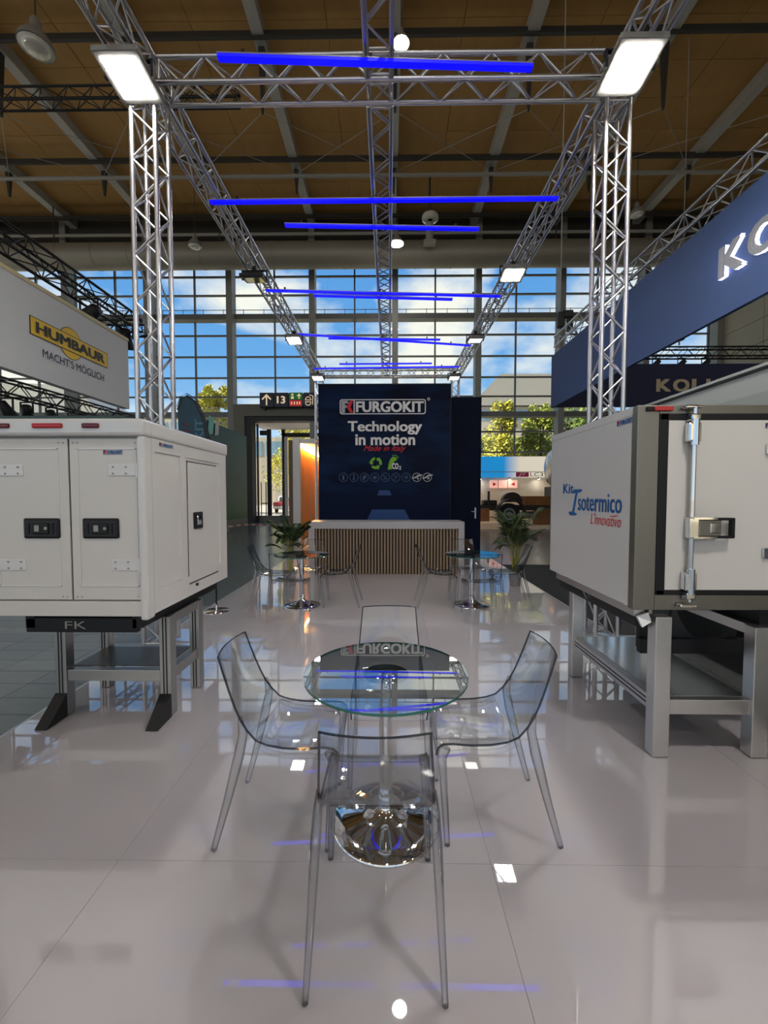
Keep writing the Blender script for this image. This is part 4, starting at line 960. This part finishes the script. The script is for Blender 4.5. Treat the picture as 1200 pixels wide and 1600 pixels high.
truss('lighting_truss', (-8.6, 9.2, 5.30), (-5.4, 9.2, 5.30), 'short black cross truss at the far end above the white banner', 'truss', size=.26, r=.026, pitch=.26, m='black_steel', single=False, group='black lighting trusses')
truss('lighting_truss', (-6.6, 3.6, 3.40), (-6.6, 10.8, 3.50), 'black lighting truss with spotlights, seen below the white banner', 'truss', size=.24, r=.02, pitch=.26, m='black_steel', single=False, group='black lighting trusses')
truss('lighting_truss', (-8.4, 9.0, 10.05), (-3.2, 9.0, 10.05), 'small dark truss high under the ceiling left of the near cross truss', 'truss', size=.26, r=.025, pitch=.28, m='black_steel', single=False, group='black lighting trusses')
def spot(x, y, z, label, s=1., tilt=.5, yaw=0.):
    t = thing('spotlight', label, 'spotlight', (x, y, z), 'black stage spotlights')
    q = Quaternion((0, 0, 1), yaw) @ Quaternion((1, 0, 0), tilt)
    inst('lamp_can', MB().lathe([(.0, .16*s), (.07*s, .15*s), (.085*s, .02*s), (.11*s, -.12*s), (.10*s, -.14*s), (0, -.12*s)], n=14).mesh('lamp_can', 'black_steel'), t, TRS((x, y, z), q=q))
    inst('yoke', MB().box(-.12*s, -.105*s, -.015, .015, 0, .2*s).box(.105*s, .12*s, -.015, .015, 0, .2*s).box(-.12*s, .12*s, -.015, .015, .19*s, .21*s).box(-.02, .02, -.02, .02, .2*s, .27*s).mesh('yoke', 'black_steel'), t, TRS((x, y, z)))
for (x, y, z), lab in zip(((-6.6, 7.05, 3.06), (-6.6, 7.45, 3.08), (-6.6, 8.0, 3.10), (-6.6, 8.55, 3.10), (-6.6, 9.4, 3.15)),
        ('black spotlight under the white banner, leftmost of the row', 'black spotlight under the white banner, second from the left', 'black spotlight under the white banner, middle of the row', 'black spotlight under the white banner, second from the right', 'black spotlight under the far end of the white banner, rightmost of the row')):
    spot(x, y, z, lab, 1.0, .6, random.uniform(-1, 1))
spot(-5.6, 7.72, 4.95, 'large black spotlight just above the middle of the white banner edge', 1.5, 1.2, 1.2)
spot(-5.75, 9.0, 4.98, 'black spotlight hanging beside the left tower above the banner', 1.5, .3, .3)

# right: blue ring banner
bb = thing('hanging_banner', 'large blue hanging ring banner with letters Koluman, upper right', 'banner', (5.5, 7, 3.85))
obj('banner_panel', MB().box(4.20, 4.26, 1.6, 10.8, 3.85, 5.18), 'banner_blue', bb)
obj('far_panel', MB().box(4.26, 10.5, 10.74, 10.8, 3.87, 4.96), 'banner_navy', bb)
yl = -5.34
for ch, wd in zip('KOLUMAN', (.37, .41, .31, .37, .45, .40, .38)):
    mb = MB(); text_fit(mb, ch, (4.20, 0, 0), Us, Vs, yl, yl+wd, 4.30, 4.68, depth=.05, bold=.05, mi=0, side_mi=1); obj('letter', mb, ['letter_grey', 'letter_side'], bb); yl += wd+.05
xl = 6.85
for ch, wd in zip('KOLUMAN', (.38, .42, .32, .38, .46, .42, .38)):
    mb = MB(); text_fit(mb, ch, (0, 10.738, 0), U, V, xl, xl+wd, 4.25, 4.57, depth=.02, bold=.05); obj('letter', mb, 'letter_beige', bb, 'beige letter'); xl += wd+.05
for y in (3.0, 9.8): rod('cable', (4.23, y, 5.17), (4.4, y, 5.45), .006, 'black_steel', bb)
truss('banner_truss', (4.45, 2.6, 5.56), (4.45, 10.95, 5.60), 'silver truss running along the top of the large blue banner', 'truss', size=.26, r=.024, pitch=.28, single=True, group='neighbour stand trusses')
truss('banner_truss', (8.6, 15.0, 6.68), (15.5, 15.0, 6.68), 'dark horizontal truss before the concrete wall, seen under the blue banner', 'truss', size=.32, r=.03, pitch=.32, m='black_steel', single=False, group='neighbour stand trusses')
for x, lab in ((9.55, 'spotlight on the dark truss under the blue banner, left of three'), (10.45, 'spotlight on the dark truss under the blue banner, middle of three'), (11.3, 'spotlight on the dark truss under the blue banner, right of three')):
    spot(x, 15.0, 6.28, lab, 1.1, .9, .4)
ho = thing('chain_hoist', 'black electric chain hoist hanging at the far end of the blue banner truss', 'hoist', (4.55, 10.9, 5.75))
obj('hoist_body', MB().box(4.38, 4.55, 10.85, 11.0, 5.95, 6.35, bev=.03).box(4.5, 4.78, 10.86, 10.98, 6.2, 6.4, bev=.03), 'black_plastic', ho)
obj('chain_bag', MB().box(4.62, 4.78, 10.86, 10.98, 5.85, 6.2, bev=.03), 'black_steel', ho)
obj('chain', MB().path([(4.45, 10.93, 5.72+.02*k) for k in range(13)], [.012 if k % 2 else .006 for k in range(13)], n=6), 'pipe_steel', ho)
rod('cable', (4.46, 10.93, 6.35), (4.46, 10.93, CZ-.06), .012, 'pipe_steel', ho)
cn = thing('chain_hoist', 'black chain hoist hanging below the blue banner against the bright glass', 'hoist', (10.3, 14.6, 7.2))
obj('hoist_body', MB().box(10.05, 10.3, 14.6, 14.8, 7.0, 7.75, bev=.04).box(10.2, 10.95, 14.6, 14.8, 7.6, 7.82, bev=.04), 'black_plastic', cn); rod('cable', (10.2, 14.7, 7.75), (10.2, 14.7, CZ-.06), .012, 'pipe_steel', cn); rod('hook_chain', (10.15, 14.7, 6.85), (10.15, 14.7, 7.02), .03, 'pipe_steel', cn)

# booth with warm lit slatted wall, left of the display wall
ob = thing('slatted_booth', 'white framed booth with warm lit orange wooden wall beside the gate', 'booth', (-3.3, 16, HZ))
obj('booth_frame', MB().box(-3.42, -3.18, 14.55, 14.75, HZ, 3.62).box(-3.42, -2.2, 14.75, 19.4, 3.45, 3.62).box(-3.42, -3.3, 14.75, 19.4, HZ, 3.45), 'booth_white', ob)
obj('dark_return', MB().box(-3.58, -3.42, 14.6, 19.2, HZ, 3.55), 'booth_brown', ob)
pmw = MB().box(-.5, .5, -.5, .5, -.5, .5).mesh('wall_plank', 'wood_orange')
for k in range(17): inst('wall_plank', pmw, ob, TRS((-3.27, 14.9+.265*k, 1.66), (.05+.012*(k % 2), .25, 3.36)))
obj('led_strip', MB().box(-3.235, -3.19, 14.8, 19.3, 3.36, 3.40), 'warm_led', ob)

# teal wall at left
tw = thing('teal_partition', 'teal to green printed partition wall between the flag and the gate', 'partition', (-7.4, 19, HZ))
obj('partition_panel', MB().box(-7.48, -7.40, 15.2, 21.3, .45, 4.65), 'teal_to_green', tw)
obj('partition_plinth', MB().box(-7.5, -7.39, 15.2, 21.3, HZ, .45), 'portal_paint', tw)
cf = thing('cyan_banner', 'small cyan pennant hanging at the top of the teal partition', 'banner', (-7.3, 17.2, 4.3))
obj('pennant', MB().poly([(0, 0), (.5, .1), (.65, .75), (.2, .8)], (-7.36, 16.6, 4.05), (0, 1, 0), (0, 0, 1), .02), 'cyan', cf)
obj('pennant', MB().poly([(0, 0), (.35, .1), (.45, .65), (.1, .7)], (-7.36, 17.3, 4.1), (0, 1, 0), (0, 0, 1), .02), 'banner_white', cf)

ex = thing('fire_extinguisher', 'small fire extinguisher on the post left of the gate', 'extinguisher', (-8.65, 23.8, .3))
obj('cylinder', MB().lathe([(.1, .3), (.11, .35), (.11, .95), (.05, 1.08), (.03, 1.15), (0, 1.15)], (-8.65, 23.78, 0), n=16), 'exting_red', ex)
obj('valve', MB().box(-8.72, -8.6, 23.74, 23.82, 1.15, 1.22), 'black_plastic', ex); obj('hose', MB().path([(-8.6, 23.78, 1.15), (-8.5, 23.78, 1.0), (-8.52, 23.78, .6)], .015, n=6), 'black_plastic', ex)

bt = thing('barrier_tape', 'red and white barrier tape stretched across the hall floor before the gate', 'barrier tape', (-7, 20, HZ))
for k in range(24):
    x0_ = -7.1+.13*k; y0_ = 18.0+.12*k
    b_ = MB(); b_.poly([(0, 0), (.13, 0), (.13, .07), (0, .07)], (x0_, y0_, .18+.04*math.sin(k*.4)), Vector((1, .92, 0)), (0, 0, 1), .003); obj('stripe', b_, 'tape_red' if k % 2 else 'tape_white', bt)
for x, y in ((-7.12, 18.0), (-3.95, 20.9)): rod('post', (x, y, HZ), (x, y, .3), .03, 'pipe_steel', bt)

# right background stand with truck chassis
lc = thing('far_booth', 'far white booth with a blue printed fascia and pink LC3 logo', 'booth', (6.8, 22.4, HZ))
obj('fascia', MB().box(4.4, 8.9, 22.0, 22.15, 2.55, 3.66), 'fascia_print', lc)
obj('back_wall', MB().box(4.0, 9.6, 22.9, 23.0, HZ, 2.6), 'cream', lc)
obj('booth_floor', MB().box(3.6, 9.8, 19.6, 22.95, HZ, .14), 'cream', lc)
obj('fascia_seam', MB().box(4.4, 8.9, 21.99, 22.0, 2.83, 2.86), 'trailer_dark', lc)
mb = MB(); mb.poly([(6.76, 2.575), (7.44, 2.575), (7.44, 2.82), (6.76, 2.82)], (0, 21.985, 0), U, V); obj('logo_field', mb, 'magenta', lc)
mb = MB(); mb.poly([(6.90, 2.60), (6.97, 2.60), (7.12, 2.80), (7.04, 2.80)], (0, 21.98, 0), U, V); mb.poly([(7.10, 2.66), (7.17, 2.66), (7.28, 2.80), (7.20, 2.80)], (0, 21.98, 0), U, V); obj('logo_mark', mb, 'print_white', lc)
mb = MB(); text_fit(mb, 'LC3', (0, 21.985, 0), U, V, 7.52, 8.2, 2.60, 2.81, bold=0); obj('logo_lettering', mb, 'print_black', lc)
ps = thing('wall_sign', 'pink panel with dark symbols on the back wall of the far booth', 'sign', (6.25, 22.8, 2.1))
obj('sign_panel', MB().box(5.6, 7.1, 22.82, 22.9, 2.0, 2.42), 'pink_sign', ps); mb = MB()
mb.poly([(.15, .1), (.35, .21), (.15, .32)], (5.6, 22.815, 2.0), U, V); mb.poly([(1.35, .1), (1.35, .32), (1.15, .21)], (5.6, 22.815, 2.0), U, V); obj('sign_symbol', mb, 'print_red', ps)
for x in (.42, .95): obj('sign_divider', MB().box(5.6+x, 5.63+x, 22.81, 22.82, 2.0, 2.42), 'print_red', ps)
for x, lab in ((5.0, 'left'), (6.6, 'middle'), (8.2, 'right')):
    dl = thing('downlight', f'small warm downlight under the far booth fascia, {lab} of three', 'lamp', (x, 22.6, 2.5), 'far booth downlights')
    obj('lamp_can', MB().lathe([(.05, 0), (.07, .02), (.07, .12), (0, .12)], (x, 22.6, 2.48), n=12), 'lamp_body', dl); obj('lamp_face', MB().lathe([(0, -.004), (.048, 0)], (x, 22.6, 2.477), n=12), 'lamp_lit', dl); obj('arm', MB().box(x-.02, x+.02, 22.15, 22.6, 2.57, 2.6), 'lamp_body', dl)
ck = thing('truck_chassis', 'dark truck chassis with one large wheel in front of the far booth', 'truck chassis', (6.1, 20.6, .14))
obj('frame_rail', MB().box(4.3, 8.4, 20.3, 20.42, .85, 1.1).box(4.3, 8.4, 21.1, 21.22, .85, 1.1), 'chassis_black', ck)
wh = obj('wheel', MB().tube((5.85, 20.0, .68), (5.85, 20.3, .68), .53, n=36), 'tyre', ck)
obj('wheel_rim', MB().ring((0, 0), .30, .20, (5.85, 19.99, .68), U, V, .02, n=24).disc((0, 0), .12, (5.85, 19.985, .68), U, V, .02), 'rim_grey', wh)
obj('mudguard', MB().ring((0, 0), .72, .66, (5.85, 20.02, .70), U, (0, 0, 1), .35, n=16, a0=.1, a1=math.pi-.1), 'chassis_black', ck)
obj('fender_dome', MB().ring((0, 0), .50, .05, (6.15, 20.9, 1.25), U, (0, 0, 1), .4, n=16, a0=0, a1=math.pi), 'chassis_black', ck)
obj('crate', MB().box(6.75, 8.05, 20.35, 21.1, 1.10, 1.55), 'crate_brown', ck)
obj('tool_box', MB().box(7.3, 8.3, 20.2, 20.9, .15, .95), 'crate_brown', ck); obj('battery_box', MB().box(4.4, 4.95, 20.25, 20.8, .3, .95), 'crate_brown', ck)
obj('air_tank', MB().tube((6.6, 20.5, .62), (7.2, 20.5, .62), .18, n=16), 'rim_grey', ck)
obj('fifth_wheel', MB().box(4.7, 5.4, 20.5, 21.0, 1.1, 1.35, bev=.05).box(4.9, 5.0, 20.4, 20.5, 1.1, 1.8), 'chassis_black', ck)
tk = thing('tank_trailer', 'rounded silver end of a tank trailer peeping out left of the Kit Isotermico box', 'trailer', (6.4, 15, HZ))
tkm = MB(); prof = [(0, 0), (.35, .03), (.58, .12), (.69, .26), (.71, .4), (.71, 2.6), (.6, 2.8), (0, 2.85)]; nn = 32; vs = []; fs = []
for r, s in prof:
    for i in range(nn): t = 2*math.pi*i/nn; vs.append((5.72+s, 15+r*math.cos(t), 2.6+r*math.sin(t)))
for j in range(len(prof)-1):
    for i in range(nn): fs.append((j*nn+i, (j+1)*nn+i, (j+1)*nn+(i+1) % nn, j*nn+(i+1) % nn))
tkm.add(vs, fs, 0, True); obj('tank', tkm, 'tank_silver', tk)
obj('tank_leg', MB().box(5.95, 6.15, 14.8, 15.2, HZ, 1.95).box(7.6, 7.8, 14.8, 15.2, HZ, 1.95), 'chassis_black', tk); obj('tank_frame', MB().box(5.8, 8.3, 14.6, 15.4, 1.55, 1.9), 'chassis_black', tk)

# ================================================================= OUTSIDE
def tree(x, y, h, w_, m, label, seed, n=2600, z0=1.5):
    t = thing('tree', label, 'tree', (x, y, -.1), 'trees outside the glass wall'); rnd = random.Random(seed)
    obj('trunk', MB().path([(x, y, -.1), (x+.1, y, h*.4), (x, y, h*.8)], [.22, .15, .05], n=8), 'bark', t)
    mb = MB(); lobes = [(rnd.uniform(-.5, .5)*w_, rnd.uniform(-.5, .5)*w_, rnd.uniform(.0, 1), rnd.uniform(.25, .42)*w_) for _ in range(16)]
    for _ in range(int(n*2.2)):
        lx, ly, lz, lr = rnd.choice(lobes); d = Vector((rnd.gauss(0, 1), rnd.gauss(0, 1), rnd.gauss(0, 1))).normalized()*lr*rnd.uniform(.6, 1.05)
        sq = 1-.45*lz
        p = Vector((x+lx*sq+d.x*sq, y+ly*sq+d.y*sq, z0+lr*.7+lz*(h-z0-1.5*lr)+d.z))
        a = Vector((rnd.uniform(-1, 1), rnd.uniform(-1, 1), rnd.uniform(-1, 1))).normalized()*rnd.uniform(.08, .16); b = a.orthogonal().normalized()*rnd.uniform(.06, .12)
        mb.add([p-a, p+b, p+a, p-b], [(0, 1, 2, 3)])
    obj('foliage', mb, m, t, kind='stuff')
tree(-14.9, 36, 11.6, 3.2, 'leaf_yellow', 'yellow autumn tree outside the glass between the flag and the gate', 1, 3000)
tree(-22.5, 37, 7.5, 3, 'leaf_yellow', 'low yellow tree outside the glass below the white banner', 2, 1500)
tree(-19.0, 38, 8.5, 3, 'leaf_yellow', 'yellow tree outside the glass right beside the left tower', 12, 1500)
tree(-31, 38, 8, 3.4, 'leaf_olive', 'olive tree outside the glass at the far left', 3, 1200)
tree(-10.9, 48, 13, 5.0, 'leaf_yellow', 'bright yellow-green tree seen through the open gate', 4, 2600, .6)
tree(9.0, 33, 9.0, 2.8, 'leaf_yellow', 'yellow-green tree outside the glass just right of the navy cabin', 5, 2600)
tree(12.4, 34, 9.6, 3.0, 'leaf_olive', 'olive green tree outside the glass left of the blue banner end', 6, 2600)
tree(15.6, 33, 10.2, 3.2, 'leaf_green', 'dark green tree outside the glass behind the right truss tower', 7, 2200)
tree(6.6, 37, 7.4, 3.4, 'leaf_green', 'green bushy tree outside, mostly hidden behind the navy cabin', 8, 2000)
hedge = MB(); rnd = random.Random(5)
for _ in range(16000):
    p = Vector((rnd.uniform(4, 20), rnd.uniform(36.5, 38), rnd.uniform(2.6, 6.8))); a = Vector((rnd.uniform(-1, 1), rnd.uniform(-1, 1), rnd.uniform(-1, 1))).normalized()*rnd.uniform(.1, .2); b = a.orthogonal().normalized()*rnd.uniform(.08, .14)
    hedge.add([p-a, p+b, p+a, p-b], [(0, 1, 2, 3)])
hg = obj('hedge', hedge, 'leaf_olive'); hg['label'] = 'olive green hedge outside the glass behind the far booth'; hg['category'] = 'hedge'; hg['kind'] = 'stuff'
def building(x0, x1, y0, y1, h, label, roof=None, floors=3):
    t = thing('building', label, 'building', ((x0+x1)/2, y0, -.1)); 
    obj('wall', MB().box(x0, x1, y0, y1, -.1, h), 'building_beige', t)
    for k in range(floors):
        z = h*(k+.45)/floors; nwin = int((x1-x0)/3.2)
        for i in range(nwin):
            if k == floors-1: block('window', x0+.6+3.2*i, x0+3.2+3.2*i, y0-.08, y0, z, z+h/floors*.42, 'building_glass', t)
    if roof: obj('roof', roof, 'building_roof', t)
rf = MB(); rf.add([(14.5, 74, 17.6), (38, 74, 17.6), (36, 74, 23.2), (19.8, 74, 23.2), (16.5, 90, 18), (38, 90, 18), (36, 90, 23), (20, 90, 23)], [(0, 1, 2, 3), (3, 2, 6, 7), (0, 3, 7, 4), (1, 5, 6, 2), (4, 7, 6, 5)])
building(15.5, 37, 75, 90, 17.6, 'modern building with a grey slanted roof outside, right of the navy cabin', rf, 4)
rf = MB(); rf.add([(-80, 74, 17.2), (-50, 74, 15.6), (-58, 74, 21.4), (-76, 74, 22.4), (-80, 86, 17), (-50, 86, 15.6), (-58, 86, 21.4), (-76, 86, 22.4)], [(0, 1, 2, 3), (3, 2, 6, 7), (0, 3, 7, 4), (1, 5, 6, 2), (4, 7, 6, 5)])
building(-79, -30, 75, 88, 15.6, 'long beige exhibition hall outside, seen under the white banner', rf, 3)
building(-28, -10, 70, 84, 11.5, 'low pale building outside, seen through the gate glass', None, 2)
cr_ = thing('car', 'red and white car parked outside the open gate', 'car', (-9.9, 40, -.1))
obj('car_body', MB().box(-11.2, -8.6, 39.2, 43, .25, .95, bev=.15), 'car_red', cr_); obj('car_cabin', MB().box(-10.9, -8.9, 39.9, 42.2, .9, 1.55, bev=.2), 'car_white', cr_); obj('windscreen', MB().box(-10.7, -9.1, 39.86, 39.9, 1.02, 1.42), 'car_glass', cr_)
obj('bumper', MB().box(-11.15, -8.65, 39.1, 39.22, .3, .55, bev=.03), 'car_white', cr_)
for x in (-11.0, -8.8): obj('wheel', MB().tube((x-.1, 39.9, .22), (x+.1, 39.9, .22), .32, n=18), 'tyre', cr_);
